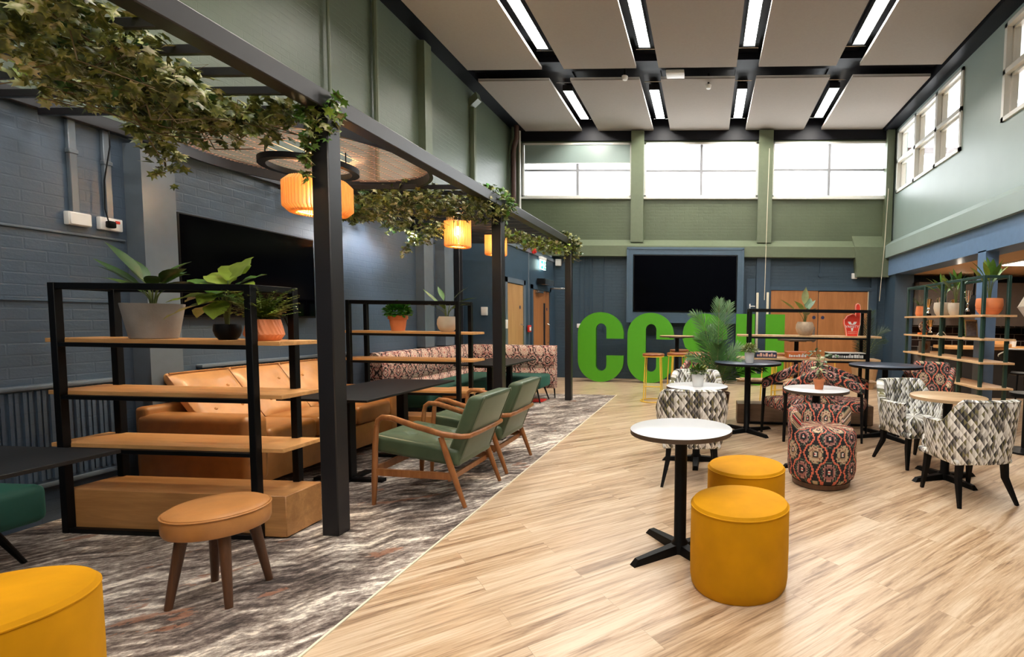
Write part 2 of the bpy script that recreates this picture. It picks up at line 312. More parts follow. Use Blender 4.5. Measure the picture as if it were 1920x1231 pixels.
# ------------------------------------------------------------------ mesh builder
class MB:
    def __init__(s): s.v = []; s.f = []; s.mi = []; s.m = 0
    def add(s, vs, fs):
        o = len(s.v); s.v.extend([tuple(v) for v in vs]); s.f.extend([tuple(i+o for i in f) for f in fs]); s.mi.extend([s.m]*len(fs)); return s
    def box(s, x0, x1, y0, y1, z0, z1):
        return s.add([(x0,y0,z0),(x1,y0,z0),(x1,y1,z0),(x0,y1,z0),(x0,y0,z1),(x1,y0,z1),(x1,y1,z1),(x0,y1,z1)],
                     [(0,3,2,1),(4,5,6,7),(0,1,5,4),(1,2,6,5),(2,3,7,6),(3,0,4,7)])
    def hexa(s, pts): return s.add(pts, [(0,3,2,1),(4,5,6,7),(0,1,5,4),(1,2,6,5),(2,3,7,6),(3,0,4,7)])
    def rbox(s, x0, x1, y0, y1, z0, z1, r=0.02, seg=3, xf=None):
        b = bmesh.new(); bmesh.ops.create_cube(b, size=1)
        for v in b.verts: v.co = Vector(((x0+x1)/2+v.co.x*(x1-x0), (y0+y1)/2+v.co.y*(y1-y0), (z0+z1)/2+v.co.z*(z1-z0)))
        r = min(r, 0.49*min(x1-x0, y1-y0, z1-z0))
        bmesh.ops.bevel(b, geom=b.edges[:], offset=r, segments=seg, profile=0.5, affect='EDGES')
        b.verts.index_update()
        vs = [xf(v.co.copy()) if xf else v.co.copy() for v in b.verts]
        s.add(vs, [tuple(v.index for v in f.verts) for f in b.faces]); b.free(); return s
    def tube(s, pts, r, n=8, caps=True, flat=None):
        pts = [Vector(p) for p in pts]; k = len(pts)
        rs = r if isinstance(r, (list, tuple)) else [r]*k
        t = (pts[1]-pts[0]).normalized(); a = Vector((0,0,1)) if abs(t.z) < 0.9 else Vector((1,0,0))
        u = t.cross(a).normalized(); rings = []; vs = []
        for i, p in enumerate(pts):
            if i == 0: d = pts[1]-pts[0]
            elif i == k-1: d = pts[-1]-pts[-2]
            else: d = (pts[i+1]-p).normalized()+(p-pts[i-1]).normalized()
            d = d.normalized() if d.length > 1e-9 else t
            u = (u-d*u.dot(d)); u = u.normalized() if u.length > 1e-6 else d.orthogonal().normalized(); v = d.cross(u)
            fl = flat or 1.0
            vs += [p+(u*math.cos(2*PI*j/n+PI/n)+v*math.sin(2*PI*j/n+PI/n)*fl)*rs[i] for j in range(n)]
        fs = [(i*n+j, i*n+(j+1) % n, (i+1)*n+(j+1) % n, (i+1)*n+j) for i in range(k-1) for j in range(n)]
        if caps: fs += [tuple(range(n))[::-1], tuple((k-1)*n+j for j in range(n))]
        return s.add(vs, fs)
    def bar(s, a, b, w, h=None):
        """square section bar from a to b"""
        a, b = Vector(a), Vector(b); h = h or w; d = (b-a).normalized()
        up = Vector((0,0,1)) if abs(d.z) < 0.9 else Vector((0,1,0))
        x = d.cross(up).normalized(); y = x.cross(d).normalized()
        c = [(-1,-1),(1,-1),(1,1),(-1,1)]
        return s.hexa([a+x*(i*w/2)+y*(j*h/2) for i, j in c]+[b+x*(i*w/2)+y*(j*h/2) for i, j in c])
    def lathe(s, prof, c=(0,0,0), n=32, rot=None, ribs=None):
        c = Vector(c); vs = []; fs = []; k = len(prof)
        for r, z in prof:
            for j in range(n):
                a = 2*PI*j/n; rr = r*(1+(ribs(a, z) if ribs else 0)); p = Vector((rr*math.cos(a), rr*math.sin(a), z))
                if rot: p = rot @ p
                vs.append(c+p)
        for i in range(k-1):
            for j in range(n): fs.append((i*n+j, i*n+(j+1) % n, (i+1)*n+(j+1) % n, (i+1)*n+j))
        if prof[0][0] > 1e-6: fs.append(tuple(range(n))[::-1])
        if prof[-1][0] > 1e-6: fs.append(tuple((k-1)*n+j for j in range(n)))
        return s.add(vs, fs)
    def disc_ring(s, R, r, z0, z1, c=(0,0,0), n=48):
        prof = [(R, z0), (R, z1), (r, z1), (r, z0)]; c = Vector(c); vs = []; fs = []
        for q, z in prof: vs += [c+Vector((q*math.cos(2*PI*j/n), q*math.sin(2*PI*j/n), z)) for j in range(n)]
        for i in range(4):
            for j in range(n): fs.append((i*n+j, i*n+(j+1) % n, ((i+1) % 4)*n+(j+1) % n, ((i+1) % 4)*n+j))
        return s.add(vs, fs)
    def ell(s, c, rx, ry, rz, n=14, m=9, e=1.0):
        c = Vector(c); prof = []
        vs = []; fs = []
        def p_(x, q): return math.copysign(abs(x)**q, x)
        for i in range(m+1):
            t = -PI/2+PI*i/m
            for j in range(n):
                a = 2*PI*j/n
                vs.append(c+Vector((rx*p_(math.cos(t), e)*p_(math.cos(a), e), ry*p_(math.cos(t), e)*p_(math.sin(a), e), rz*p_(math.sin(t), e))))
        for i in range(m):
            for j in range(n): fs.append((i*n+j, i*n+(j+1) % n, (i+1)*n+(j+1) % n, (i+1)*n+j))
        return s.add(vs, fs)
    def prism(s, poly, y0, y1, xf=None, side_m=None):
        """outline in x,z pushed from y0 to y1"""
        tri = tessellate_polygon([[Vector((x, z, 0)) for x, z in poly]]); n = len(poly)
        vs = [Vector((x, y0, z)) for x, z in poly]+[Vector((x, y1, z)) for x, z in poly]
        if xf: vs = [xf(v) for v in vs]
        fs = [tuple(t) for t in tri]+[tuple(i+n for i in t)[::-1] for t in tri]
        s.add(vs, fs); m0 = s.m
        if side_m is not None: s.m = side_m
        o = len(s.v)-2*n; q = [(i+o, (i+1) % n+o, (i+1) % n+n+o, i+n+o) for i in range(n)]
        s.f.extend(q); s.mi.extend([s.m]*n); s.m = m0; return s
    def grid(s, P, nu, nv, closeu=False):
        vs = [P(i, j) for i in range(nu) for j in range(nv)]
        fs = [(i*nv+j, ((i+1) % nu)*nv+j, ((i+1) % nu)*nv+j+1, i*nv+j+1) for i in range(nu if closeu else nu-1) for j in range(nv-1)]
        return s.add(vs, fs)
    def leaf(s, o, d, up, L, W, droop=0.3, fold=0.25, seg=5, prof=None, wave=0.0):
        o, d, up = Vector(o), Vector(d).normalized(), Vector(up)
        side = d.cross(up); side = side.normalized() if side.length > 1e-4 else Vector((1,0,0)); nrm = side.cross(d).normalized()
        prof = prof or [0.12, 0.72, 1.0, 0.86, 0.5, 0.02]; seg = len(prof)-1; vs = []; p = o.copy(); ang = 0
        for i in range(seg+1):
            t = i/seg; a = -droop*t*1.5
            dd = d*math.cos(a)+nrm*math.sin(a); nn = nrm*math.cos(a)-d*math.sin(a)
            if i: p = p+dd*(L/seg)
            w_ = W/2*prof[i]; z = nn*(w_*fold)+nn*(wave*W*math.sin(i*2.2))
            vs += [p-side*w_+z, p.copy(), p+side*w_+z]
        fs = []
        for i in range(seg): a = i*3; fs += [(a, a+1, a+4, a+3), (a+1, a+2, a+5, a+4)]
        return s.add(vs, fs)
    def build(s, name, mats, parent=None, smooth=40, loc=None):
        me = bpy.data.meshes.new(name); me.from_pydata(s.v, [], s.f)
        if not isinstance(mats, (list, tuple)): mats = [mats]
        for m in mats: me.materials.append(M[m] if isinstance(m, str) else m)
        me.polygons.foreach_set('material_index', s.mi)
        b = bmesh.new(); b.from_mesh(me); bmesh.ops.recalc_face_normals(b, faces=b.faces[:]) if smooth is not None else None
        b.to_mesh(me); b.free()
        if smooth:
            me.polygons.foreach_set('use_smooth', [True]*len(me.polygons)); me.set_sharp_from_angle(angle=math.radians(smooth))
        me.update()
        o = bpy.data.objects.new(name, me); COL.objects.link(o)
        if parent: o.parent = parent
        if loc: o.location = loc
        return o

def thing(name, label, cat, loc=(0,0,0), rz=0, group=None):
    o = bpy.data.objects.new(name, None); COL.objects.link(o); o.location = loc; o.rotation_euler = (0,0,math.radians(rz)); o.empty_display_size = 0.1
    o['label'] = label; o['category'] = cat
    if group: o['group'] = group
    return o
def tag(o, label, cat, group=None):
    o['label'] = label; o['category'] = cat
    if group: o['group'] = group
    return o
def struct(o): o['kind'] = 'structure'; return o
def children(o): return [c for c in COL.objects if c.parent == o]
def dup(root, loc, rz, label, group=None):
    def cp(o, par):
        c = o.copy(); COL.objects.link(c); c.parent = par
        for ch in children(o): cp(ch, c)
        return c
    r = cp(root, None); r.location = loc; r.rotation_euler = (0,0,math.radians(rz)); r['label'] = label
    if group: r['group'] = group
    return r
def text_part(txt, name, mat, parent, loc, size, rot=(PI/2,0,0), ext=0.001, align='CENTER', sx=1.0):
    c = bpy.data.curves.new(name, 'FONT'); c.body = txt; c.size = size; c.extrude = ext; c.align_x = align
    t = bpy.data.objects.new('tmp', c); COL.objects.link(t); dg = bpy.context.evaluated_depsgraph_get()
    me = bpy.data.meshes.new_from_object(t.evaluated_get(dg)); bpy.data.objects.remove(t)
    me.materials.clear(); me.materials.append(M[mat])
    o = bpy.data.objects.new(name, me); COL.objects.link(o); o.location = loc; o.rotation_euler = rot; o.scale = (sx, 1, 1)
    if parent: o.parent = parent
    return o

exec_parts = True
# ================================================================== SETTING
XL, XLU, XR, YF, ZC = -4.35, -4.62, 4.2, 12.0, 5.78
YB = -5.0
struct(MB().box(-1.64, 9.0, YB, 12.3, -0.1, 0.0).build('floor', floor_wood(), smooth=None))
struct(MB().box(XLU-0.3, -1.64, YB, 9.3, -0.1, 0.004).build('floor', carpet_mat(), smooth=None))
struct(MB().box(XLU-0.3, -1.64, 9.3, 12.3, -0.1, 0.0).build('floor', bpy.data.materials['oak_vinyl_planks'], smooth=None))
struct(MB().box(-1.648, -1.636, YB, 9.3, 0.0, 0.007).build('trim_1', 'cream_paint'))

# left side: blue brick below, green brick set back above
b = MB(); b.box(XLU-0.2, XL, YB, 8.9, 0, 2.74); b.m = 1; b.box(XLU-0.3, XLU, YB, YF+0.3, 2.74, 6.1)
b.m = 2; b.box(XL-0.02, -4.21, 3.62, 3.86, 0, 2.66)
for y0, y1, x1 in ((7.42, 7.68, -4.22), (7.98, 8.26, -4.2)): b.box(XL-0.02, x1, y0, y1, .95, 2.65)
b.m = 3; b.box(XLU-0.02, -4.5, 8.02, 8.22, 2.74, 5.75); b.box(XLU-0.02, -4.50, 2.9, 3.1, 2.74, 5.75)
struct(b.build('wall_left', ['blue_x', 'green_x', 'blue_light', 'green'], smooth=None))
# door lobby block beside the far wall
b = MB(); b.box(XL-0.3, -3.62, 8.9, 12.3, 0, 2.84)
b.m = 1; b.box(-3.625, -3.60, 8.9, 12.0, 2.74, 2.80); b.box(-3.63, -3.605, 10.17, 10.2, 0, 2.75)
struct(b.build('wall_lobby', ['blue', 'blue_light'], smooth=None))
# far wall with three high windows
WX = [(-4.39, -1.79), (-1.50, 1.14), (1.46, 4.07)]; WZ0, WZ1 = 4.27, 5.52
b = MB(); b.box(-3.7, 9.0, YF, YF+0.3, 0, 2.88); b.m = 1; b.box(-5, XR+0.3, YF, YF+0.3, 2.88, WZ0)
b.box(-5, XR+0.3, YF, YF+0.3, WZ1, 6.1)
for x0, x1 in ((-5, WX[0][0]), (WX[0][1], WX[1][0]), (WX[1][1], WX[2][0]), (WX[2][1], XR+0.3)): b.box(x0, x1, YF, YF+0.3, WZ0, WZ1)
b.m = 2
for x0, x1 in ((-4.6, -4.42), (WX[0][1], WX[1][0]), (WX[1][1], WX[2][0]), (4.0, 4.16)): b.box(x0, x1, 11.86, YF+0.02, 3.22 if abs(x0) < 3 else 2.9, 5.75)
# sloping ledge and downstand band
for xa, xb, za in ((-4.6, -1.855, 2.88), (-1.855, .85, 3.09), (.85, 3.9, 2.88)):
    b.hexa([(xa, 11.78, za), (xb, 11.78, za), (xb, YF+.02, za), (xa, YF+.02, za), (xa, 11.78, 3.12), (xb, 11.78, 3.12), (xb, YF+.02, 3.30), (xa, YF+.02, 3.30)])
b.hexa([(3.40, 11.74, 2.45), (4.1, 11.74, 2.45), (4.1, YF+.02, 2.45), (3.40, YF+.02, 2.45), (3.32, 11.74, 3.12), (4.1, 11.74, 3.12), (4.1, YF+.02, 3.42), (3.32, YF+.02, 3.42)])
b.m = 3; b.box(1.15, 1.47, 11.92, YF+.02, 0, 2.88); b.box(3.78, 3.92, 11.94, YF+.02, 0, 2.45)
struct(b.build('wall_far', ['blue_y', 'green_y', 'green', 'blue'], smooth=None))
# right side: upper wall with two interior windows, ledge, beam, pier and column
RW = [(8.88, 11.74), (4.85, 7.70)]; RZ0, RZ1 = 4.30, 5.66
b = MB(); b.box(XR, XR+0.2, YB, YF, 2.9, RZ0); b.box(XR, XR+0.2, YB, YF, RZ1, 6.1)
for y0, y1 in ((YB, RW[1][0]), (RW[1][1], RW[0][0]), (RW[0][1], YF)): b.box(XR, XR+0.2, y0, y1, RZ0, RZ1)
b.m = 1
b.hexa([(4.0, YB, 2.87), (XR+.02, YB, 2.87), (XR+.02, YF, 2.87), (4.0, YF, 2.87), (4.0, YB, 3.14), (XR+.02, YB, 3.30), (XR+.02, YF, 3.30), (4.0, YF, 3.14)])
b.m = 2; b.box(4.08, 4.5, YB, 11.95, 2.48, 2.88)
b.box(4.08, 4.27, 7.73, 7.95, 0, 2.5); b.m = 3; b.box(4.12, 4.52, 11.4, YF+.02, 0, 2.49); b.box(4.08, 4.33, 1.2, 1.45, 0, 2.49)
struct(b.build('wall_right', ['green_sheen', 'green_sheen', 'blue_bright', 'blue'], smooth=None))
# low bar area behind
struct(MB().box(4.5, 9.0, YB, YF, 2.48, 2.9).build('ceiling', 'cream_ceiling', smooth=None))
b = MB(); b.box(4.52, 9.0, 11.8, 12.0, 0, 2.48); struct(b.build('wall_bar', 'dark_void', smooth=None))
struct(MB().box(8.8, 9.0, YB, YF, 0, 2.48).build('wall_bar', 'dark_void', smooth=None))
b = MB(); b.box(4.55, 8.7, 11.2, 11.8, 1.38, 2.30); struct(b.build('trim_2', 'grey_bar', smooth=None))
b = MB(); b.box(4.55, 8.7, 11.74, 11.8, 0.6, 1.38); struct(b.build('trim_3', 'bar_tile', smooth=None))
struct(MB().box(XLU-.3, 9.0, YB-.2, YB, 0, 6.1).build('wall_back', 'blue', smooth=None))
struct(MB().box(9.0, 9.2, YB, YF, 0, 2.9).build('wall_bar', 'dark_void', smooth=None))
# upstairs room seen through the interior windows
b = MB(); b.box(XR+.2, 8.9, YB, 10.8, 5.9, 6.1); struct(b.build('ceiling', 'white', smooth=None))
b = MB(); b.box(8.7, 8.9, YB, 12, 2.9, 5.9); b.m = 1; b.box(XR+.2, 8.9, 11.9, 12.0, 5.22, 5.36); struct(b.build('wall_upstairs', ['acoustic_edge', 'brown_pipe'], smooth=None))
# main ceiling
struct(MB().box(-4.95, XR+.2, YB, YF+.3, 6.1, 6.3).build('ceiling', 'ceil_black', smooth=None))
b = MB(); b.box(XLU, -4.33, YB, YF, 5.80, 6.1); b.box(3.93, XR, YB, YF, 5.74, 6.1); b.box(-4.6, XR, 11.96, 12.0, 5.56, 6.1)
b.box(-4.6, XR, 9.1, 9.44, 5.92, 6.1); b.box(-4.6, XR, 3.9, 4.2, 5.92, 6.1)
for x in (-2.77, -1.10, 0.64, 2.34): b.box(x-0.17, x+0.17, YB, YF, 6.04, 6.1)
struct(b.build('ceiling_beams', 'ceil_black', smooth=None))

# windows in the far wall
def far_window(i, x0, x1, mx, mz, blind):
    b = MB(); f = 0.045; y0, y1 = 11.98, 12.12
    b.box(x0, x1, y0, y1, WZ0, WZ0+f); b.box(x0, x1, y0, y1, WZ1-f, WZ1); b.box(x0, x0+f, y0, y1, WZ0, WZ1); b.box(x1-f, x1, y0, y1, WZ0, WZ1)
    b.box(x0-.02, x1+.02, 11.93, 12.0, WZ0-.045, WZ0)
    o = struct(b.build('window_%d' % i, 'frame_white', smooth=None))
    MB().box(mx-.03, mx+.03, y0+.03, y1, WZ0+.04, WZ1-.04).build('mullion', 'mullion', o, smooth=None); MB().box(x0+.04, x1-.04, y0+.035, y1-.005, mz-.025, mz+.025).build('transom', 'mullion', o, smooth=None)
    MB().box(x0+.03, x1-.03, 12.075, 12.08, WZ0+.03, WZ1-.03).build('pane', 'glass', o, smooth=None)
    if blind:
        MB().box(x0+.05, x1-.03, 11.995, 12.002, 5.06, WZ1-.04).build('blind', 'green_sheen', o, smooth=None)
        MB().box(x0+.05, x1-.03, 11.985, 12.005, 5.045, 5.065).build('blind_rail', 'frame_white', o, smooth=None)
    return o
far_window(1, *WX[0], -3.08, 4.90, True)
far_window(2, *WX[1], -0.17, 4.88, False)
far_window(3, *WX[2], 2.76, 4.90, False)
# outside, low roof edge glimpsed through the glass
tag(MB().box(-14, 14, 20, 20.2, 4.75, 4.85).build('roof_edge', 'acoustic_edge', smooth=None), 'thin grey roof edge outside beyond the high white windows', 'roof')
def side_window(i, y0, y1):
    b = MB(); f = 0.06; xa, xb = XR-.03, XR+.16
    b.box(xa, xb, y0, y1, RZ0, RZ0+f); b.box(xa, xb, y0, y1, RZ1-f, RZ1); b.box(xa, xb, y0, y0+f, RZ0, RZ1); b.box(xa, xb, y1-f, y1, RZ0, RZ1)
    for k in (1, 2): y = y0+(y1-y0)*k/3; b.box(xa, xb, y-.04, y+.04, RZ0, RZ1)
    b.box(xa, xb, y0, y1, 4.95, 5.02)
    o = struct(b.build('window_%d' % i, 'frame_white', smooth=None))
    for k in range(3):
        for z0, z1 in ((RZ0+f, 4.95), (5.02, RZ1-f)):
            a = y0+(y1-y0)*k/3+(.06 if k == 0 else .04); c = y0+(y1-y0)*(k+1)/3-(.06 if k == 2 else .04)
            s = MB(); g = .035; s.box(XR+.05, XR+.09, a, c, z0, z0+g); s.box(XR+.05, XR+.09, a, c, z1-g, z1); s.box(XR+.05, XR+.09, a, a+g, z0, z1); s.box(XR+.05, XR+.09, c-g, c, z0, z1)
            s.build('sash', 'frame_white', o, smooth=None)
    MB().box(XR+.066, XR+.07, y0+.05, y1-.05, RZ0+.05, RZ1-.05).build('pane', 'glass', o, smooth=None)
side_window(4, *RW[0]); side_window(5, *RW[1])

# ceiling rafts and strip lights
PX = [(-4.30, -2.96), (-2.57, -1.29), (-0.90, 0.45), (0.83, 2.14), (2.54, 3.90)]
PY = [(9.48, 11.96, 'far'), (6.0, 9.06, 'middle'), (2.9, 5.6, ''), (-0.6, 2.5, ''), (-4.4, -1.0, '')]
colw = ['first', 'second', 'third', 'fourth', 'fifth']
for r, (y0, y1, rn) in enumerate(PY):
    for c, (x0, x1) in enumerate(PX):
        if r > 1 and not (r == 2): continue
        b = MB(); b.box(x0, x1, y0, y1, 5.78, 5.80); b.m = 1; b.box(x0, x1, y0, y1, 5.795, 5.83)
        o = b.build('ceiling_raft', ['acoustic', 'acoustic_edge'], smooth=None)
        if r < 2: tag(o, 'taupe acoustic ceiling raft, %s from the left in the row %s' % (colw[c], 'nearest the high windows' if r == 0 else 'nearer the camera'), 'ceiling panel', 'acoustic rafts hung under the ceiling')
        else: tag(o, 'taupe acoustic ceiling raft overhead beyond the picture, %s from the left wall' % colw[c], 'ceiling panel', 'acoustic rafts hung under the ceiling')
M['strip'] = emis('lit_diffuser', (1.0, 0.95, 0.87), STRIP_POWER)
LX = [-2.80, -1.09, 0.625, 2.385]
for r, (y0, y1) in enumerate([(10.17, 11.56), (7.22, 8.61), (3.4, 4.8), (0.2, 1.6), (-3.4, -2.0)]):
    for c, x in enumerate(LX):
        t = thing('strip_light', '', 'ceiling light', (x, (y0+y1)/2, 5.90), 0, 'strip lights in the slots between rafts')
        h = (y1-y0)/2
        t['label'] = 'glowing white strip light, %s from the left, %s' % (colw[c], ['in the short row near the high windows', 'in the row nearer the camera', 'above the camera, outside the picture', 'behind the camera, outside the picture', 'furthest behind the camera'][r])
        b = MB(); b.box(-.10, .10, -h-.03, h+.03, .03, .10); b.box(-.10, -.088, -h-.03, h+.03, -.005, .03); b.box(.088, .10, -h-.03, h+.03, -.005, .03); b.box(-.088, .088, -h-.03, -h, -.005, .03); b.box(-.088, .088, h, h+.03, -.005, .03)
        b.build('housing', 'charcoal', t, smooth=None)
        MB().box(-.088, .088, -h, h, .0, .028).build('diffuser', 'strip', t, smooth=None)
        for yy in (-h-.2, h+.2): MB().tube([(-.17, yy, .07), (.17, yy, .07)], .008, 6).build('cross_rod', 'chrome', t)
        for yy in (-h, h): MB().tube([(0, yy, .1), (0, yy, .14)], .004, 5).build('hanger', 'chrome', t)

# ================================================================== FIXTURES ON THE WALLS
# television on the left wall
t = thing('television', 'wide black flat television on the left blue brick wall above the tan sofa', 'television', (XL, 4.64, 1.80))
MB().rbox(0.015, 0.075, -0.715, 0.715, -0.425, 0.425, 0.008, 2).build('casing', 'black', t)
MB().box(0.074, 0.077, -0.70, 0.70, -0.405, 0.412).build('screen', 'screen', t, smooth=None)
MB().box(0.0, 0.02, -0.3, 0.3, -0.2, 0.2).build('wall_bracket', 'black', t, smooth=None)
MB().tube([(0.02, .35, -.40), (0.02, .42, -.55), (0.012, .46, -.68), (0.012, .52, -.85)], 0.006, 6).build('cable', 'black', t)
# big television in its boxed surround on the far wall
t = thing('television', 'huge black television in a raised blue surround on the far wall', 'television', (-0.503, 11.72, 2.25))
b = MB(); x0, x1, z0, z1 = -1.325, 1.325, -0.90, 0.80; ix0, ix1, iz0, iz1 = -1.20, 1.20, -0.655, 0.665
b.box(x0, ix0, 0, .28, z0, z1); b.box(ix1, x1, 0, .28, z0, z1); b.box(ix0, ix1, 0, .28, iz1, z1); b.box(ix0, ix1, 0, .28, z0, iz0); b.box(ix0, ix1, .12, .28, iz0, iz1)
b.box(x0-.02, x1+.02, -.015, .02, z1-.02, z1+.03); b.box(x0-.02, x0+.02, -.015, .02, z0, z1); b.box(x1-.02, x1+.02, -.015, .02, z0, z1)
b.build('surround', 'blue_mid', t, smooth=None)
MB().rbox(-1.19, 1.19, -.03, .11, -0.645, 0.655, .012, 2).build('casing', 'black', t)
MB().box(-1.17, 1.17, -.034, -.028, -0.62, 0.635).build('screen', 'screen', t, smooth=None)

# doors
def make_door(i, xw, y0, y1, z1, mat, vision):
    o = MB(); o.box(xw-.02, xw+.03, y0-.09, y0, 0, z1+.09); o.box(xw-.02, xw+.03, y1, y1+.09, 0, z1+.09); o.box(xw-.02, xw+.03, y0-.09, y1+.09, z1, z1+.09)
    f = struct(o.build('door_%d' % i, 'blue_light' if i == 1 else 'blue', smooth=None))
    b = MB(); b.rbox(xw-.03, xw+.012, y0+.01, y1-.01, .01, z1-.01, .004, 1); b.build('door_leaf', mat, f)
    if vision: MB().box(xw+.01, xw+.016, y1-.42, y1-.30, .7, 1.75).build('vision_panel', 'charcoal', f, smooth=None)
    MB().tube([(xw+.012, y1-.14, .85), (xw+.06, y1-.14, .87), (xw+.06, y1-.14, 1.27), (xw+.012, y1-.14, 1.29)], .011, 8).build('pull_handle', 'chrome', f)
    b = MB(); b.lathe([(.0, 0), (.035, 0), (.035, .003), (0, .003)], (0, 0, 0), 16, Matrix.Rotation(PI/2, 3, 'Y')); b.build('door_sign', 'print_dark', f, loc=(xw+.013, y1-.18, 1.62))
    return f
make_door(1, -3.62, 9.03, 9.86, 2.06, 'door_light', False)
f = make_door(2, -3.62, 10.40, 11.52, 2.02, 'door', True)
MB().box(-3.60, -3.52, 10.55, 10.85, 1.95, 2.0).build('door_closer', 'chrome', f, smooth=None)
# double doors in the far wall
b = MB(); b.box(1.46, 1.50, 11.95, 12.02, 0, 2.2); b.box(3.72, 3.78, 11.95, 12.02, 0, 2.2); b.box(1.46, 3.78, 11.94, 12.02, 2.14, 2.22)
f = struct(b.build('door_3', 'blue', smooth=None))
MB().rbox(1.50, 2.585, 11.955, 11.995, .01, 2.14, .004, 1).build('door_leaf', 'door', f)
a = MB(); a.rbox(0, 1.12, -.02, .02, .01, 2.12, .004, 1); l = a.build('door_leaf', 'door', f); l.location = (2.60, 11.97, 0)
for x in (2.50, 2.70): MB().lathe([(0, 0), (.04, 0), (.04, .004), (0, .004)], (0, 0, 0), 16, Matrix.Rotation(PI/2, 3, 'X')).build('door_sign', 'print_dark', f, loc=(x, 11.952, 1.52))
MB().box(2.47, 2.53, 11.945, 11.957, .95, 1.3).build('push_plate', 'chrome', f, smooth=None)
MB().box(3.71, 3.725, 11.93, 11.956, .9, 2.13).build('edge_strip', 'cream_paint', f, smooth=None)
# narrow blue door beside the pilaster
b = MB(); b.rbox(.93, 1.14, 11.96, 12.01, .01, 2.4, .004, 1); f = struct(b.build('door_4', 'blue'))
b = MB(); b.box(1.0, 1.03, 11.93, 11.96, 1.5, 1.82); b.tube([(1.015, 11.93, 1.76), (1.015, 11.89, 1.76), (1.13, 11.89, 1.76)], .012, 6); b.build('lever_handle', 'white', f)

def small(name, label, cat, mb_, mat, group=None): return tag(mb_.build(name, mat), label, cat, group)
# exit sign
t = thing('exit_sign', 'lit green and white running man exit sign above the lobby door', 'sign', (-3.60, 10.93, 2.50))
M['sign_white'] = emis('lit_sign_face', (0.75, 1.0, 0.92), 2.2); M['sign_green'] = emis('lit_sign_green', (0.02, 0.55, 0.25), 1.4)
MB().rbox(0, .07, -.17, .17, .17, .24, .01, 2).build('housing', 'white', t)
MB().box(.02, .05, -.16, .16, -.03, .17).build('light_panel', 'sign_white', t, smooth=None)
b = MB(); b.box(.05, .053, -.15, -.03, -.02, .15); b.box(.05, .053, .03, .15, -.02, .15); b.build('pictogram', 'sign_green', t, smooth=None)
b = MB(); b.m = 0; b.ell((.056, .10, .12), .003, .014, .014); b.tube([(.056, .10, .10), (.056, .09, .05), (.056, .12, .01)], .008, 5); b.tube([(.056, .09, .05), (.056, .07, .02)], .008, 5); b.tube([(.056, .13, .09), (.056, .10, .09), (.056, .06, .07)], .006, 5)
b.build('running_figure', 'sign_white', t)
b = MB(); b.prism([(-.02, -.02), (.02, 0), (-.02, .02)], .054, .057, lambda v: Vector((v.y, -.09+v.x*1.6, .065+v.z*1.6))); b.build('arrow', 'sign_white', t, smooth=None)
t = thing('fire_alarm', 'small red fire alarm sounder high on the lobby wall', 'alarm', (-3.60, 10.40, 2.80))
MB().rbox(0, .04, -.06, .06, -.06, .06, .01, 2).build('base', 'red', t); b = MB(); b.lathe([(0, 0), (.05, 0), (.045, .03), (0, .035)], (.04, 0, 0), 16, Matrix.Rotation(PI/2, 3, 'Y')); b.build('beacon', 'red', t)
t = thing('fire_call_point', 'red square fire call point between the two lobby doors', 'alarm', (-3.60, 10.12, 1.20))
MB().rbox(0, .04, -.07, .07, -.07, .07, .008, 2).build('box', 'red', t); MB().box(.04, .043, -.045, .045, -.04, .035).build('press_panel', 'white', t, smooth=None)
small('light_switch', 'white switch by the near edge of the pale lobby door', 'switch', MB().rbox(-3.60, -3.575, 8.92, 9.0, 1.22, 1.38, .006, 2), 'white')
t = thing('door_operator', 'grey door operator box with arm above the brown lobby door', 'door closer', (-3.60, 11.05, 2.16))
MB().rbox(0, .16, -.35, .30, -.02, .10, .01, 2).build('box', 'chrome', t); MB().rbox(.0, .17, -.40, -.35, -.02, .10, .004, 1).build('end_cap', 'black', t); MB().rbox(.1, .45, .2, .26, -.09, -.06, .006, 1).build('arm', 'chrome', t)
small('sensor_box', 'small white sensor at the far left corner below the green ledge', 'sensor', MB().rbox(-3.58, -3.45, 11.90, 11.98, 2.66, 2.82, .01, 2), 'white')
small('speaker_box', 'small square white box on the blue wall above the double doors', 'alarm', MB().rbox(3.33, 3.46, 11.94, 11.998, 2.42, 2.55, .012, 2), 'white')
small('wall_socket', 'white double socket on the far wall left of the first green letter', 'socket', MB().rbox(-3.08, -2.90, 11.965, 11.998, 1.20, 1.30, .008, 2), 'white')
small('wall_socket', 'small white socket plate low on the far wall between the two letters C', 'socket', MB().rbox(-1.84, -1.77, 11.965, 11.998, .62, .74, .008, 2), 'white')
colw_ = ['first', 'second', 'third', 'fourth', 'fifth']
# conduits on the far wall
for k, (x, z0) in enumerate(((-3.02, 1.30), (-2.90, 1.0), (-2.80, 1.0), (-2.72, 1.2), (-2.44, 1.1))):
    small('conduit', 'thin blue painted conduit on the far wall above the first letter, %s from the left' % colw_[k], 'pipe', MB().tube([(x, 11.985, z0), (x, 11.985, 2.88)], .012, 6), 'blue', 'conduits behind the first letter')
t = thing('conduit', 'short blue conduit with round box above the double doors', 'pipe', (2.62, 11.98, 2.5))
MB().tube([(0, 0, 0), (0, 0, .38)], .012, 6).build('tube', 'blue', t); MB().lathe([(0, -.03), (.045, -.03), (.045, .02), (0, .02)], (0, 0, 0), 14, Matrix.Rotation(PI/2, 3, 'X')).build('junction_box', 'blue', t)
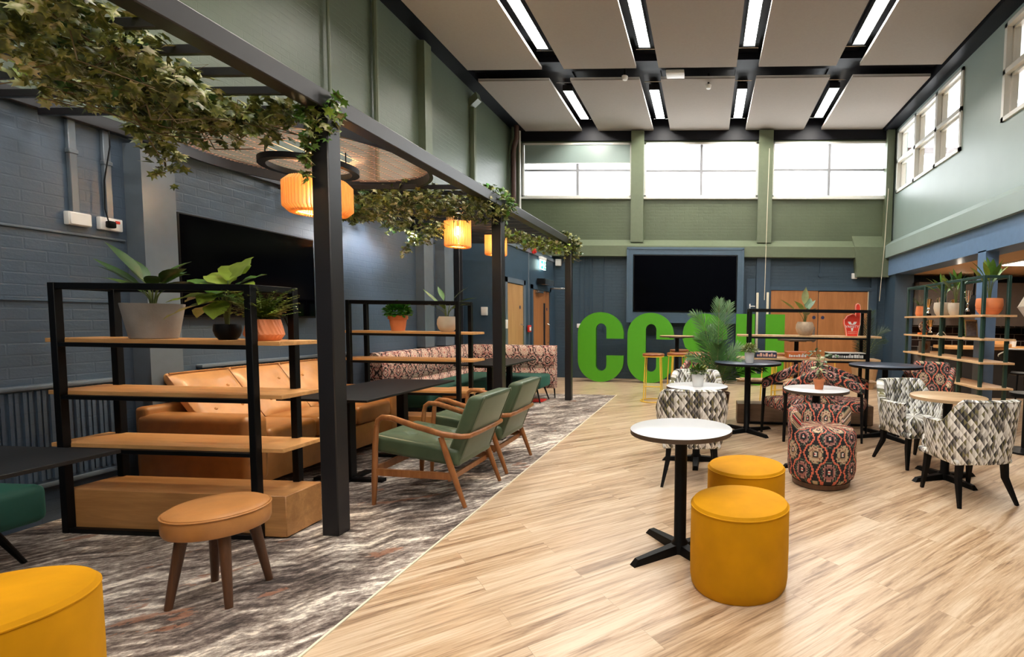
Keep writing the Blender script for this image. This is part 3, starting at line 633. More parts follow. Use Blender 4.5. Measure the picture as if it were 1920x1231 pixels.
# left wall conduits, sockets
for k, (y, zt) in enumerate(((3.30, 2.08), (3.50, 2.06))):
    t = thing('conduit', ['blue conduit down the near left wall ending at the blank white box', 'blue conduit down the near left wall ending at the white socket with plug'][k], 'pipe', (XL, y, zt))
    MB().rbox(0, .028, -.022, .022, 0, .66, .004, 1).build('trunking', 'blue_light', t)
    MB().rbox(0, .034, -.028, .028, .40, .43, .004, 1).build('clip', 'blue_light', t)
t = thing('junction_box', 'blank white box under a conduit on the near left wall', 'socket', (XL, 3.31, 2.04))
MB().rbox(0, .04, -.065, .065, -.045, .045, .006, 2).build('box', 'white', t); MB().rbox(.04, .048, -.06, .06, -.04, .04, .003, 1).build('cover', 'white', t)
t = thing('wall_socket', 'white double socket with black plug on the near left wall', 'socket', (XL, 3.50, 2.04))
MB().rbox(0, .035, -.07, .07, -.045, .045, .006, 2).build('plate', 'white', t); MB().rbox(.035, .075, -.045, .0, -.03, .02, .01, 2).build('plug', 'black', t)
MB().tube([(.06, -.03, .0), (.07, -.05, .02), (.05, -.05, .10), (.05, -.045, .30), (.05, .0, .55), (.05, .0, .72)], .004, 6).build('cable', 'black', t)
MB().rbox(.035, .04, .02, .05, .01, .03, .002, 1).build('rocker', 'red', t)
small('dado_trim', 'painted horizontal strip along the near left wall below the sockets', 'trim', MB().rbox(XL, XL+.015, 0.5, 3.6, 1.93, 1.945, .003, 1), 'blue_light')
small('dado_trim', 'thin lower painted strip behind the grey pot on the near left wall', 'trim', MB().rbox(XL, XL+.012, 0.5, 3.6, 1.47, 1.48, .003, 1), 'blue')
small('wall_switch', 'white switch plate on the end of the lobby block above the bench', 'switch', MB().rbox(-4.02, -3.90, 8.875, 8.9, 1.45, 1.60, .008, 2), 'white')

def radiator(y0, y1, z0, z1, label):
    t = thing('radiator', label, 'radiator', (XL-.03, (y0+y1)/2, 0)); h = (y1-y0)/2
    b = MB(); n = int((y1-y0)/.033)
    for k in range(n+1):
        yy = -h+2*h*k/n; b.box(.06, .078 if k % 2 else .07, yy-.009, yy+.009, z0+.05, z1-.04)
    b.box(.0, .062, -h, h, z0+.02, z1-.02); b.build('panel', 'blue_x', t, smooth=None)
    MB().rbox(-.01, .09, -h-.01, h+.01, z1-.03, z1, .008, 2).build('top_grille', 'blue_light', t)
    MB().rbox(-.01, .085, -h-.01, h+.01, z0, z0+.03, .008, 2).build('bottom_rail', 'blue_light', t)
    return t
radiator(1.2, 3.46, .25, .93, 'blue ribbed radiator low on the left wall near the camera')
radiator(4.1, 5.9, .25, .97, 'blue radiator on the left wall behind the tan sofa')

# pipes on the green wall
for y, r, mat, lb in ((6.05, .02, 'green', 'thin green pipe nearest the camera on the high green wall'), (6.92, .035, 'green', 'thicker green pipe beside the thin one on the high green wall')):
    small('downpipe', lb, 'pipe', MB().tube([(XLU+.05, y, 2.8), (XLU+.05, y, 5.78)], r, 8), mat)
t = thing('downpipe', 'green boxed downpipe with angled head on the high green wall', 'pipe', (XLU, 9.85, 2.74))
MB().rbox(0, .09, -.06, .06, 0, 2.72, .01, 2).build('pipe', 'green', t); b = MB(); b.hexa([(0, -.08, 2.70), (.18, -.08, 2.86), (.18, .08, 2.86), (0, .08, 2.70), (0, -.08, 2.86), (.14, -.08, 2.99), (.14, .08, 2.99), (0, .08, 2.86)]); b.build('head', 'green', t, smooth=None)
t = thing('downpipe', 'brown rusty pipe in the far left corner beside the windows', 'pipe', (-4.50, 11.72, 2.84))
MB().tube([(0, 0, 0), (0, 0, 2.35), (.02, -.02, 2.5), (.10, -.06, 2.68), (.10, -.06, 3.1)], .055, 10).build('pipe', 'brown_pipe', t)
MB().tube([(-.12, .04, 0), (-.12, .04, 2.4), (-.03, .03, 2.7), (-.03, .03, 3.1)], .03, 8).build('side_pipe', 'green', t)
MB().tube([(.11, .1, 0), (.11, .1, 2.9)], .025, 8).build('pale_pipe', 'frame_white', t)

# ceiling bits
def detector(x, y, label):
    t = thing('smoke_detector', label, 'smoke detector', (x, y, 5.70))
    MB().lathe([(0, -.035), (.04, -.03), (.05, -.01), (.055, .02), (.055, .035), (0, .035)], n=20).build('head', 'white', t); MB().tube([(0, 0, .03), (0, 0, .24)], .02, 8).build('stem', 'black', t)
detector(-1.52, 9.25, 'white round smoke detector in the black gap, left of the white panel'); detector(-.03, 9.62, 'white round smoke detector hanging under the middle far raft')
small('ceiling_box', 'flat white rectangular box in the black gap between the raft rows', 'emergency light', MB().rbox(-.78, -.46, 9.15, 9.38, 5.74, 5.80, .01, 2), 'white')
small('blind_cord', 'thin pale cord hanging down the far wall beside the right pilaster', 'cord', MB().tube([(1.32, 11.70, 1.9), (1.34, 11.72, 4.0), (1.36, 11.75, 5.3)], .007, 5), 'cream_paint')
small('blind_cord', 'thin pale cord hanging in the far right corner by the beam', 'cord', MB().tube([(3.86, 11.6, 1.9), (3.93, 11.6, 3.2), (4.0, 11.7, 4.4)], .007, 5), 'cream_paint')
small('white_pole', 'slim white pole standing between the arms of the letter U', 'pole', MB().rbox(1.13, 1.18, 11.60, 11.64, 0, 2.06, .006, 1), 'cream_paint')
small('white_pole', 'slim white pole standing behind the right arm of the letter U', 'pole', MB().rbox(1.36, 1.41, 11.60, 11.64, 0, 2.07, .006, 1), 'cream_paint')

# bar area beyond the columns
t = thing('bar_counter', 'dark bar counter with pale wood top in the low bar area', 'counter', (6.4, 10.2, 0))
MB().rbox(-1.8, 2.2, -.32, .32, .93, .99, .01, 2).build('worktop', 'oak', t); MB().box(-1.7, 2.2, -.2, .3, 0, .93).build('front_panel', 'dark_void', t, smooth=None)
t = thing('side_counter', 'pale wood counter shelf below the black tiles at the back of the bar', 'counter', (5.6, 11.45, 0))
MB().rbox(-1.0, 1.6, -.3, .3, .74, .80, .01, 2).build('worktop', 'oak', t); MB().box(-1.0, 1.6, -.2, .3, 0, .74).build('front_panel', 'grey_bar', t, smooth=None)
for k, (x, w_) in enumerate(((5.55, .26), (6.35, .3))):
    t = thing('condiment_box', ['wooden box on the bar counter left of the white cup', 'wooden box on the bar counter at the right edge'][k], 'box', (x, 10.0, .99)); 
    MB().rbox(-w_/2, w_/2, -.1, .1, 0, .14, .006, 1).build('box', 'oak', t); MB().rbox(-w_/2-.05, w_/2+.05, -.2, -.1, 0, .06, .005, 1).build('tray', 'plinth', t)
small('cup', 'white cup with dark centre on the bar counter', 'cup', MB().lathe([(0, 0), (.05, 0), (.06, .12), (.052, .12), (.04, .02), (0, .02)], (5.86, 10.0, .99), 18), 'white')
t = thing('bar_chair', 'black bucket bar chair with white rim at the bar counter', 'chair', (5.2, 8.6, 0))
b = MB()
def P(i, j):
    a = -2.2+4.4*i/24; z = [.62, .80, .98][j]; r = .24+.05*j
    return (r*math.sin(a), -r*math.cos(a)*.9, z+(.04 if abs(a) < 1.2 else -.10*(abs(a)-1.2)))
b.grid(P, 25, 3); b.build('shell', 'black', t)
MB().tube([P(i, 2) for i in range(25)], .013, 6).build('rim', 'white', t)
MB().ell((0, 0, .62), .24, .22, .05).build('seat', 'black', t)
for sx in (-1, 1):
    for sy in (-1, 1): MB().tube([(sx*.14, sy*.14, .6), (sx*.2, sy*.2, 0)], [.016, .012], 8).build('leg', 'black', t)
t = thing('pendant_lamp', 'pale faceted pendant lamp at the right edge over the bar', 'lamp', (4.36, 7.0, 1.52))
MB().lathe([(.11, 0), (.20, .13), (.10, .33), (.03, .36), (0, .36)], n=8).build('shade', 'cream_pot', t, smooth=None)
MB().lathe([(.105, .004), (.11, 0), (.20, .13), (.206, .13), (.116, -.004)], n=8).build('trim_band', 'white', t, smooth=None)
MB().tube([(0, 0, .36), (0, 0, .96)], .006, 6).build('flex', 'black', t)
M['bulb_white'] = emis('lit_white_lamp', (1, .9, .75), 14)
MB().ell((0, 0, .12), .045, .045, .05).build('bulb', 'bulb_white', t)
t = thing('spotlight', 'small bright spotlight under the cream soffit of the bar', 'spotlight', (5.3, 11.2, 2.30))
MB().tube([(0, 0, .18), (0, 0, .06)], .02, 8).build('stem', 'black', t); MB().tube([(-.02, .03, .08), (.03, -.10, .0)], .055, 12).build('head', 'white', t); MB().tube([(.031, -.102, .0), (.035, -.110, -.004)], .05, 12).build('lens', 'bulb_white', t)
t = thing('soffit_light', 'flat bright panel light set in the cream soffit at the right edge', 'ceiling light', (5.6, 9.0, 2.455))
MB().rbox(-.45, .45, -.35, .35, .0, .022, .005, 1).build('frame', 'white', t); MB().box(-.4, .4, -.3, .3, -.006, 0).build('diffuser', 'bulb_white', t, smooth=None)
small('speaker', 'black speaker box hanging in the bar beyond the shelf plants', 'speaker', MB().rbox(5.3, 5.6, 10.6, 10.8, 1.62, 2.0, .01, 2).tube([(5.45, 10.7, 1.95), (5.45, 10.7, 2.48)], .02, 8), 'black')
small('bar_stool', 'black round foot of a bar stool at the right edge', 'stool', MB().lathe([(0, 0), (.2, 0), (.2, .02), (.03, .05), (.03, .6), (.17, .62), (.17, .66), (0, .67)], (3.55, 5.75, 0), 24), 'black')

# ================================================================== BIG GREEN LETTERS
def arc(cx, cz, rx, rz, a0, a1, n=14): return [(cx+rx*math.cos(math.radians(a0+(a1-a0)*i/n)), cz+rz*math.sin(math.radians(a0+(a1-a0)*i/n))) for i in range(n+1)]
H_ = 1.57
Cp = [(1.04, .98)] + [(1.04, 1.10)] + arc(.52, 1.08, .52, .49, 5, 175, 22) + [(0, 1.0), (0, .56)] + arc(.52, .49, .52, .49, 185, 355, 22) + [(1.04, .60), (.65, .60), (.65, .38)] + arc(.53, .38, .12, .13, -5, -175, 10) + [(.41, .42), (.41, 1.16)] + arc(.53, 1.19, .12, .13, 175, 5, 10) + [(.65, .98)]
Up = [(0, H_), (0, .50)] + arc(.53, .48, .53, .48, 180, 360, 24) + [(1.06, .5), (1.06, H_), (.65, H_), (.65, .38)] + arc(.53, .38, .12, .13, -5, -175, 10) + [(.41, .40), (.41, H_)]
def thick(path, hw):
    L_, R2 = [], []
    for i, p in enumerate(path):
        a = path[max(0, i-1)]; c = path[min(len(path)-1, i+1)]; d = Vector((c[0]-a[0], c[1]-a[1])).normalized(); n = Vector((-d.y, d.x))*hw
        L_.append((p[0]+n.x, p[1]+n.y)); R2.append((p[0]-n.x, p[1]-n.y))
    return L_+R2[::-1]
Sp = thick([(.82, 1.0), (.82, 1.10)]+arc(.52, 1.12, .30, .255, 5, 175, 16)+[(.22, 1.02), (.24, .93), (.36, .83), (.66, .72), (.80, .62), (.82, .5)]+arc(.52, .45, .30, .255, -5, -175, 16)+[(.22, .46), (.22, .58)], .195)
LETTERS = [('C', Cp, -2.88, 11.28, 'big green foam letter C, leftmost of the four'), ('C', Cp, -1.75, 11.26, 'big green foam letter C standing second from the left'), ('S', Sp, -.54, 11.28, 'big green foam letter S partly behind the tall palm'), ('U', Up, .66, 11.20, 'big green foam letter U beside the double doors')]
for ch, poly, x, y, lb in LETTERS:
    b = MB(); b.prism(poly, 0, .12, side_m=1)
    tag(b.build('letter_'+ch.lower(), ['letter', 'letter_edge'], smooth=30, loc=(x, y, 0)), lb, 'letter', 'big green letters against the far wall')

# ================================================================== PERGOLA
t = thing('pergola', 'charcoal steel pergola over the carpeted seating along the left wall', 'pergola', (0, 0, 0))
for y in (.45, 3.07, 5.67, 8.62): MB().rbox(-2.415, -2.305, y-.05, y+.06, 0.004, 2.65, .006, 1).build('post', 'charcoal', t)
for y, in ((8.62,),): MB().rbox(-4.35, -4.25, y-.05, y+.06, 0.004, 2.65, .006, 1).build('post', 'charcoal', t)
MB().rbox(-2.415, -2.30, -.6, 8.70, 2.645, 2.755, .006, 1).build('front_beam', 'charcoal', t)
MB().rbox(-4.345, -4.29, -.6, 8.70, 2.70, 2.79, .006, 1).build('wall_rail', 'charcoal', t)
ys = [.0+.22*k for k in range(14)]+[3.12]+[4.95+.22*k for k in range(17)]
for y in ys: MB().rbox(-4.30, -2.41, y-.013, y+.013, 2.66, 2.705, .003, 1).build('slat', 'charcoal', t)
# lattice disc let into the roof
RC = (-3.34, 4.17, 0); RR = .93
t = thing('lattice_disc', 'large round copper coloured lattice disc in a black hoop in the pergola roof', 'ceiling lattice', (RC[0], RC[1], 2.70))
MB().disc_ring(RR, RR-.03, -.02, .08, n=72).build('hoop', 'charcoal', t)
b = MB()
n = 56
for k in range(n):
    y = -RR+2*RR*(k+.5)/n; h = math.sqrt(max(0, (RR-.03)**2-y*y)); h0 = math.sqrt(max(0, .30**2-y*y))
    if h0 > 0: b.box(-h, -h0, y-.003, y+.003, .060, .0625); b.box(h0, h, y-.003, y+.003, .060, .0625)
    else: b.box(-h, h, y-.003, y+.003, .060, .0625)
for k in range(15):
    x = -RR+2*RR*(k+.5)/15; h = math.sqrt(max(0, (RR-.03)**2-x*x)); b.box(x-.0035, x+.0035, -h, h, .0625, .065)
b.build('lattice', 'copper_wire', t, smooth=None)
t = thing('hoop_light', 'smaller black hoop in the middle of the lattice disc above the round lamp', 'hoop', (RC[0], RC[1], 2.63))
MB().disc_ring(.35, .295, -.01, .035, n=56).build('hoop', 'black', t)
for a in (0, 2.1, 4.2): MB().tube([(.31*math.cos(a), .31*math.sin(a), .05), (.31*math.cos(a), .31*math.sin(a), .14)], .005, 6).build('hanger', 'black', t)
# lamps
M['shade_fin'] = shade_mat()
M['bulb'] = emis('warm_bulb', (1.0, 0.72, 0.34), 60)
def fin_lamp(x, y, z, R, H, nf, label, chamfer, power, light_r=.05):
    t = thing('pendant_lamp', label, 'lamp', (x, y, z))
    rot = [Matrix.Rotation(2*PI*k/nf, 3, 'Z') for k in range(nf)]
    b = MB(); ri = R*.62; c = chamfer
    prof = [(ri, 0), (R-c, 0), (R, c), (R, H-c), (R-c, H), (ri, H)]
    for m in rot: b.prism(prof, -.0035, .0035, lambda v, m=m: m @ v)
    b.build('fins', 'shade_fin', t, smooth=None)
    b = MB(); b.disc_ring(R-c, ri-.01, 0.012, .02, n=40); b.disc_ring(R-c, ri-.01, H-.02, H-.012, n=40); b.build('ring_plates', 'shade_fin', t)
    MB().ell((0, 0, H*.55), light_r, light_r, light_r*1.4).build('bulb', 'bulb', t)
    MB().tube([(0, 0, H*.55+light_r), (0, 0, H*.55+light_r+.06)], .018, 8).build('lamp_holder', 'black', t)
    MB().tube([(0, 0, H*.6+.08), (0, 0, 2.72-z)], .004, 6).build('flex', 'black', t)
    lt = bpy.data.lights.new('lamp_glow', 'POINT'); lt.energy = power; lt.color = (1.0, .80, .50); lt.shadow_soft_size = .06
    lo = bpy.data.objects.new('lamp_glow', lt); COL.objects.link(lo); lo.parent = t; lo.location = (0, 0, H*.5)
    return t
fin_lamp(RC[0], RC[1]+.08, 2.27, .255, .29, 56, 'wide round glowing birch fin lamp behind the big post', .045, 85)
fin_lamp(-3.30, 6.62, 2.33, .165, .40, 40, 'tall glowing birch fin lamp, nearer of the two over the far table', .012, 30, .04)
fin_lamp(-3.30, 7.84, 2.38, .165, .39, 40, 'tall glowing birch fin lamp partly behind the second post', .012, 30, .04)
fin_lamp(-3.30, 1.2, 2.33, .165, .40, 40, 'tall glowing birch fin lamp above the near black table', .012, 30, .04)
# spotlight raking the brick
t = thing('spotlight', 'black cylinder spotlight hanging among the ivy by the left wall', 'spotlight', (-3.72, 6.35, 2.49))
MB().lathe([(.045, 0), (.065, 0), (.065, .22), (0, .22)], n=24).build('barrel', 'black', t); MB().lathe([(0, .03), (.045, .03), (.05, .0), (.045, .035), (0, .035)], n=20).build('lens', 'bulb', t); MB().tube([(0, 0, .2), (0, 0, .27)], .012, 6).build('stem', 'black', t)
def wall_spot(x, y, z, tx, ty, tz, e, ang):
    l = bpy.data.lights.new('spot_beam', 'SPOT'); l.energy = e; l.spot_size = math.radians(ang); l.spot_blend = 1.0; l.color = (.90, .95, 1.0); l.shadow_soft_size = .02
    o = bpy.data.objects.new('spot_beam', l); COL.objects.link(o); o.location = (x, y, z)
    o.rotation_euler = (Vector((tx, ty, tz))-Vector((x, y, z))).to_track_quat('-Z', 'Y').to_euler(); return o
wall_spot(-3.72, 6.35, 2.46, -4.5, 6.0, 1.6, 50, 130)

# ================================================================== FURNITURE
G = 0.004   # carpet level
# ---- open shelf units
def shelf_unit(label, x, y, w, ov_l, ov_r, box_l, box_r, levels=(1.235, .905, .57), top=1.58, d=.34, plinth='plinth', board='oak', z=G, ph=.27, pf=0.02):
    """frame w wide, boards overhang ov_l and ov_r, low plinth box from box_l to box_r (from the frame's left)"""
    t = thing('shelf_unit', label, 'shelf', (x, y, z)); p = .022; m = 'black'
    for px in (p, w-p):
        for py in (p, d-p): MB().rbox(px-p, px+p, py-p, py+p, 0, top, .003, 1).build('post', m, t)
    for py in (p, d-p): MB().rbox(p*2, w-2*p, py-p*.8, py+p*.8, top-.04, top, .003, 1).build('top_rail', m, t)
    for px in (p, w-p): MB().rbox(px-p*.8, px+p*.8, 2*p, d-2*p, top-.04, top, .003, 1).build('end_rail', m, t)
    for L in levels:
        MB().rbox(-ov_l, w+ov_r, 2*p*.9, d-2*p*.2, L-.026, L, .002, 1).build('shelf_board', board, t)
        MB().rbox(2*p, w-2*p, .004, 2*p*.9, L-.05, L-.024, .002, 1).build('shelf_rail', m, t)
    MB().rbox(2*p, w-2*p, .004, .04, 0, .03, .002, 1).build('bottom_rail', m, t)
    MB().rbox(box_l, box_r, .045+pf*0, d-.02, 0.006, ph, .004, 1).build('plinth_box', plinth, t)
    return t
shelf_unit('black frame shelf unit with honey boards, nearest, beside the tan stool', -4.05, 2.92, 1.31, .09, .14, -.02, 1.45, d=.36)
shelf_unit('black frame shelf unit with honey boards beyond the tan sofa', -4.05, 5.50, 1.31, .09, .14, -.02, 1.45, d=.34, levels=(1.235, .925, .57))
shelf_unit('black frame shelf unit in mid room holding board games', .58, 6.93, 1.63, .14, .16, -.13, 1.72, levels=(1.225, .91, .60), d=.36, plinth='plinth_m', board='oak_y', z=0)
# ---- dark green shelf wall by the bar
t = thing('tall_shelf_unit', 'long dark green frame shelf with trophies and plants by the bar', 'shelf', (3.44, 6.53, 0)); m = 'green_metal'
for py in (.02, .57, 1.14, 1.72, 2.40):
    for px in (.02, .32): MB().rbox(px-.02, px+.02, py-.02, py+.02, 0, 2.02, .003, 1).build('post', m, t)
for px in (.02, .32): MB().rbox(px-.018, px+.018, .04, 2.38, 1.985, 2.02, .003, 1).build('top_rail', m, t)
for py in (.02, 2.40): MB().rbox(.04, .30, py-.018, py+.018, 1.985, 2.02, .003, 1).build('end_rail', m, t)
for L in (1.53, 1.23, .935, .615, .32):
    MB().rbox(-.02, .40, -.04, 2.44, L-.026, L, .002, 1).build('shelf_board', 'oak_y', t)

# ---- poufs
def pouf(x, y, R, Hh, z, label):
    t = thing('pouf', label, 'pouf', (x, y, z), random.Random(label).uniform(0, 360))
    MB().lathe([(R*.93, .0), (R*.975, .02), (R*.995, .06), (R, .2), (R*.995, Hh-.035), (R*.985, Hh-.02), (0.97*R, Hh-.018)], n=64).build('side_cover', 'mustard', t)
    MB().lathe([(R*.97, Hh-.024), (R*.985, Hh-.012), (R*.95, Hh+.002), (R*.8, Hh+.012), (R*.4, Hh+.018), (0, Hh+.019)], n=64).build('seat_pad', 'mustard', t)
    MB().tube([(R*.985*math.cos(2*PI*k/64), R*.985*math.sin(2*PI*k/64), Hh-.016) for k in range(65)], .0045, 6, False).build('piping', 'mustard', t)
    return t
pouf(.197, 2.675, .262, .445, 0, 'large mustard velvet pouf, nearest the camera beside the round table')
pouf(.285, 3.36, .258, .445, 0, 'mustard velvet pouf standing just behind another pouf')
pouf(-2.36, 1.47, .275, .445, G, 'mustard velvet pouf cut off at the bottom left corner')

# ---- tan stools
def stool(x, y, rz, label, z=G):
    t = thing('stool', label, 'stool', (x, y, z), rz)
    MB().lathe([(.0, .345), (.185, .345), (.200, .352), (.207, .37), (.207, .425), (.200, .448), (.18, .46), (.1, .468), (0, .47)], n=48).build('seat', 'tan', t)
    MB().tube([(.206*math.cos(2*PI*k/48), .206*math.sin(2*PI*k/48), .44) for k in range(49)], .004, 6, False).build('piping', 'tan', t)
    for k in range(4):
        a = PI/4+k*PI/2; c, s_ = math.cos(a), math.sin(a)
        MB().tube([(.13*c, .13*s_, .35), (.19*c, .19*s_, 0)], [.026, .016], 12).build('leg', 'walnut', t)
    return t
stool(-2.40, 2.335, 8, 'round tan leather stool on four walnut legs in the left foreground')
stool(-3.28, 6.55, 30, 'round tan leather stool beyond the second shelf by the green bench')

# ---- pedestal tables
def cross_base(t, R, col_r, h, sq=False, rot=45, mat='black', fr=.03):
    for k in range(4):
        a = math.radians(rot+90*k); c, s_ = math.cos(a), math.sin(a); n = Vector((-s_, c, 0)); b = MB()
        p0, p1 = Vector((c*.02, s_*.02, 0)), Vector((c*R, s_*R, 0)); w0, w1 = .034, .026
        b.hexa([p0-n*w0, p1-n*w1, p1+n*w1, p0+n*w0]+[p0-n*w0*.8+Vector((0,0,.055)), p1-n*w1*.7+Vector((-c*.03, -s_*.03, .035)), p1+n*w1*.7+Vector((-c*.03, -s_*.03, .035)), p0+n*w0*.8+Vector((0,0,.055))])
        b.build('foot', mat, t, smooth=None)
    MB().lathe([(col_r*1.5, .0), (col_r*1.5, .05), (col_r, .075), (col_r, h-.012), (0, h-.012)], n=28).build('column', mat, t)
    MB().rbox(-.14, .14, -.14, .14, h-.014, h, .003, 1).build('top_plate', mat, t)
def round_table(x, y, R, h, label, top, edge, rz=45, z=0, th=.03, base=.34, cr=.037, group=None):
    t = thing('round_table', label, 'table', (x, y, z), 0, group)
    cross_base(t, base, cr, h-th, rot=rz)
    b = MB(); b.m = 1; b.lathe([(R-.004, h-th), (R, h-th+.003), (R, h-.003)], n=64); b.f.pop(); b.mi.pop(); b.m = 0
    b.lathe([(R, h-.003), (R-.003, h), (0, h)], n=64)
    b.build('tabletop', [top, edge], t, smooth=50)
    return t
round_table(-.137, 3.01, .305, .76, 'small round pale marble top table beside the nearest mustard pouf', 'marble', 'table_edge', 40)
round_table(-.078, 5.02, .305, .76, 'small round pale table between two harlequin tub chairs, with white pot', 'marble', 'table_edge', 0)
round_table(1.085, 4.98, .312, .76, 'small round pale table holding the terracotta pot with trailing vine', 'marble', 'table_edge', 20)
round_table(2.19, 4.66, .315, .76, 'small round pale oak table between the two right hand harlequin chairs', 'table_oak', 'table_oak', 20)
round_table(.535, 6.42, .42, .895, 'large round blue grey table with white succulent pot, left of the vine', 'table_blue', 'black', 35, base=.40, cr=.035)
round_table(2.22, 6.36, .43, .895, 'large round blue grey empty table beside the dark green shelf', 'table_blue', 'black', 20, base=.40, cr=.035)
round_table(-.54, 9.55, .33, 1.12, 'tall round poseur table in front of the second letter C', 'table_oak', 'table_edge', 30)
round_table(1.55, 8.75, .32, 1.12, 'tall round poseur table behind the board game shelf', 'table_edge', 'table_edge', 30)

# ---- yellow wire bar stools
def bar_stool(x, y, label, rz=0):
    t = thing('bar_stool', label, 'stool', (x, y, 0), rz, 'yellow wire bar stools')
    MB().lathe([(0, .79), (.175, .79), (.19, .80), (.192, .82), (.18, .832), (0, .834)], n=36).build('seat', 'rosewood', t)
    for R, z in ((.178, .782), (.215, .012)): MB().tube([(R*math.cos(2*PI*k/36), R*math.sin(2*PI*k/36), z) for k in range(37)], .010, 8, False).build('ring', 'yellow_metal', t)
    for k in range(4):
        a = PI/4+k*PI/2; MB().tube([(.178*math.cos(a), .178*math.sin(a), .78), (.215*math.cos(a), .215*math.sin(a), .01)], .010, 8).build('leg', 'yellow_metal', t)
    MB().tube([(.20*math.cos(PI/4+k*PI/2), .20*math.sin(PI/4+k*PI/2), .27) for k in (2, 3)], .009, 6).build('footrest', 'yellow_metal', t)
    return t
s0 = bar_stool(-.90, 8.72, 'yellow wire bar stool, leftmost, in front of the second letter C')
dup(s0, (-.50, 9.05, 0), 20, 'yellow wire bar stool in front of the tall round table column')
dup(s0, (-.52, 10.05, 0), 10, 'yellow wire bar stool behind the tall round table, wood seat showing')
dup(s0, (-.12, 9.35, 0), 40, 'yellow wire bar stool mostly hidden by the tall palm')
dup(s0, (1.15, 8.62, 0), 30, 'yellow wire bar stool in front of the letter U right arm')
dup(s0, (1.42, 9.45, 0), 5, 'yellow wire bar stool in front of the left double door')
dup(s0, (2.02, 8.75, 0), 25, 'yellow wire bar stool behind the right kilim armchair')

# ---- rectangular black tables
def long_table(x0, x1, y0, y1, legs, label):
    t = thing('dining_table', label, 'table', ((x0+x1)/2, (y0+y1)/2, G)); cx, cy = (x0+x1)/2, (y0+y1)/2
    MB().rbox(x0-cx, x1-cx, y0-cy, y1-cy, .727, .746, .002, 1).build('tabletop', 'table_black', t)
    MB().rbox(x0-cx+.25, x1-cx-.25, y0-cy+.12, y1-cy-.12, .695, .727, .002, 1).build('under_frame', 'black', t)
    for lx, ly in legs:
        MB().rbox(lx-cx-.038, lx-cx+.038, ly-cy-.038, ly-cy+.038, .03, .70, .004, 1).build('leg', 'black', t)
        b = MB(); b.bar((lx-cx-.30, ly-cy, .016), (lx-cx+.30, ly-cy, .016), .06, .028); b.build('foot', 'black', t, smooth=None)
        b = MB(); b.bar((lx-cx, ly-cy-.24, .016), (lx-cx, ly-cy+.24, .016), .06, .026); b.build('foot', 'black', t, smooth=None)
    return t
long_table(-3.36, -2.62, 3.77, 5.15, [(-3.0, 4.08), (-3.0, 4.84)], 'long black table between the tan sofa and the green armchairs')
long_table(-3.50, -2.79, .85, 2.25, [(-3.15, 1.15), (-3.15, 1.95)], 'black table cut off at the lower left edge of the picture')
long_table(-3.50, -2.76, 6.84, 8.12, [(-3.13, 7.20), (-3.13, 7.92)], 'black table in front of the patterned corner bench')

# ---- tan three seat sofa along the left wall
t = thing('sofa', 'tan leather three seat sofa with buttoned cushions below the television', 'sofa', (-3.80, 4.48, G))
def SX(v): return v
y0, y1 = -.99, .98
for yy, nm in ((y0, 'near'), (y1-.21, 'far')):
    b = MB(); pr_ = [(-.42, .12), (.44, .12), (.45, .56), (.42, .62), (.36, .645), (-.42, .645)]
    b.rbox(-.42, .45, yy, yy+.21, .13, .645, .055, 5); b.build('arm', 'tan', t)
MB().rbox(-.42, .42, y0+.1, y1-.1, .10, .33, .02, 2).build('base', 'tan', t)
MB().rbox(-.44, -.34, y0+.02, y1-.02, .12, .70, .03, 3).build('back_frame', 'tan', t)
cw = (y1-y0-.42)/3
for k in range(3):
    a = y0+.21+k*cw
    MB().rbox(-.22, .435, a+.004, a+cw-.004, .33, .515, .05, 5).build('seat_cushion', 'tan', t)
    def lean(v):
        z = v.z; v.x += -(z-.52)*.78
        u = (v.y-(a+cw/2))/(cw/2)
        for bu in (-.45, .45):                       # buttoned dimples
            for bz in (.64, .80):
                d2 = ((u-bu)/.28)**2+((z-bz)/.07)**2
                v.x -= .022*math.exp(-d2*2)
        return v
    b = MB(); bb = bmesh.new(); bmesh.ops.create_grid(bb, x_segments=16, y_segments=16, size=.5)
    # front skin
    for v in bb.verts:
        yv, zv = v.co.x, v.co.y; e = (1-(abs(yv)*2)**6)*(1-(abs(zv)*2)**6)
        v.co = lean(Vector((-.07+.055*e, a+cw/2+yv*(cw-.01), .72+zv*.42)))
    bb.verts.index_update(); b.add([v.co for v in bb.verts], [tuple(v.index for v in f.verts) for f in bb.faces]); bb.free()
    b.rbox(-.15, -.068, a+.005, a+cw-.005, .51, .93, .025, 3, lambda v: Vector((v.x-(v.z-.52)*.78, v.y, v.z)))
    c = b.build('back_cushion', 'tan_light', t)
    for u in (-.45, .45):
        for z in (.64, .80):
            p = lean(Vector((-.012, a+cw/2+u*cw/2, z))); MB().ell(p, .010, .014, .014, 10, 6).build('button', 'tan_light', c)
    MB().tube([lean(Vector((-.05, a+.01, .93))), lean(Vector((-.05, a+cw-.01, .93)))], .006, 6).build('piping', 'tan', c)
for sx in (-.32, .36):
    for sy in (y0+.08, y1-.08): MB().tube([(sx, sy, .13), (sx, sy, 0)], [.025, .018], 10).build('leg', 'walnut', t)

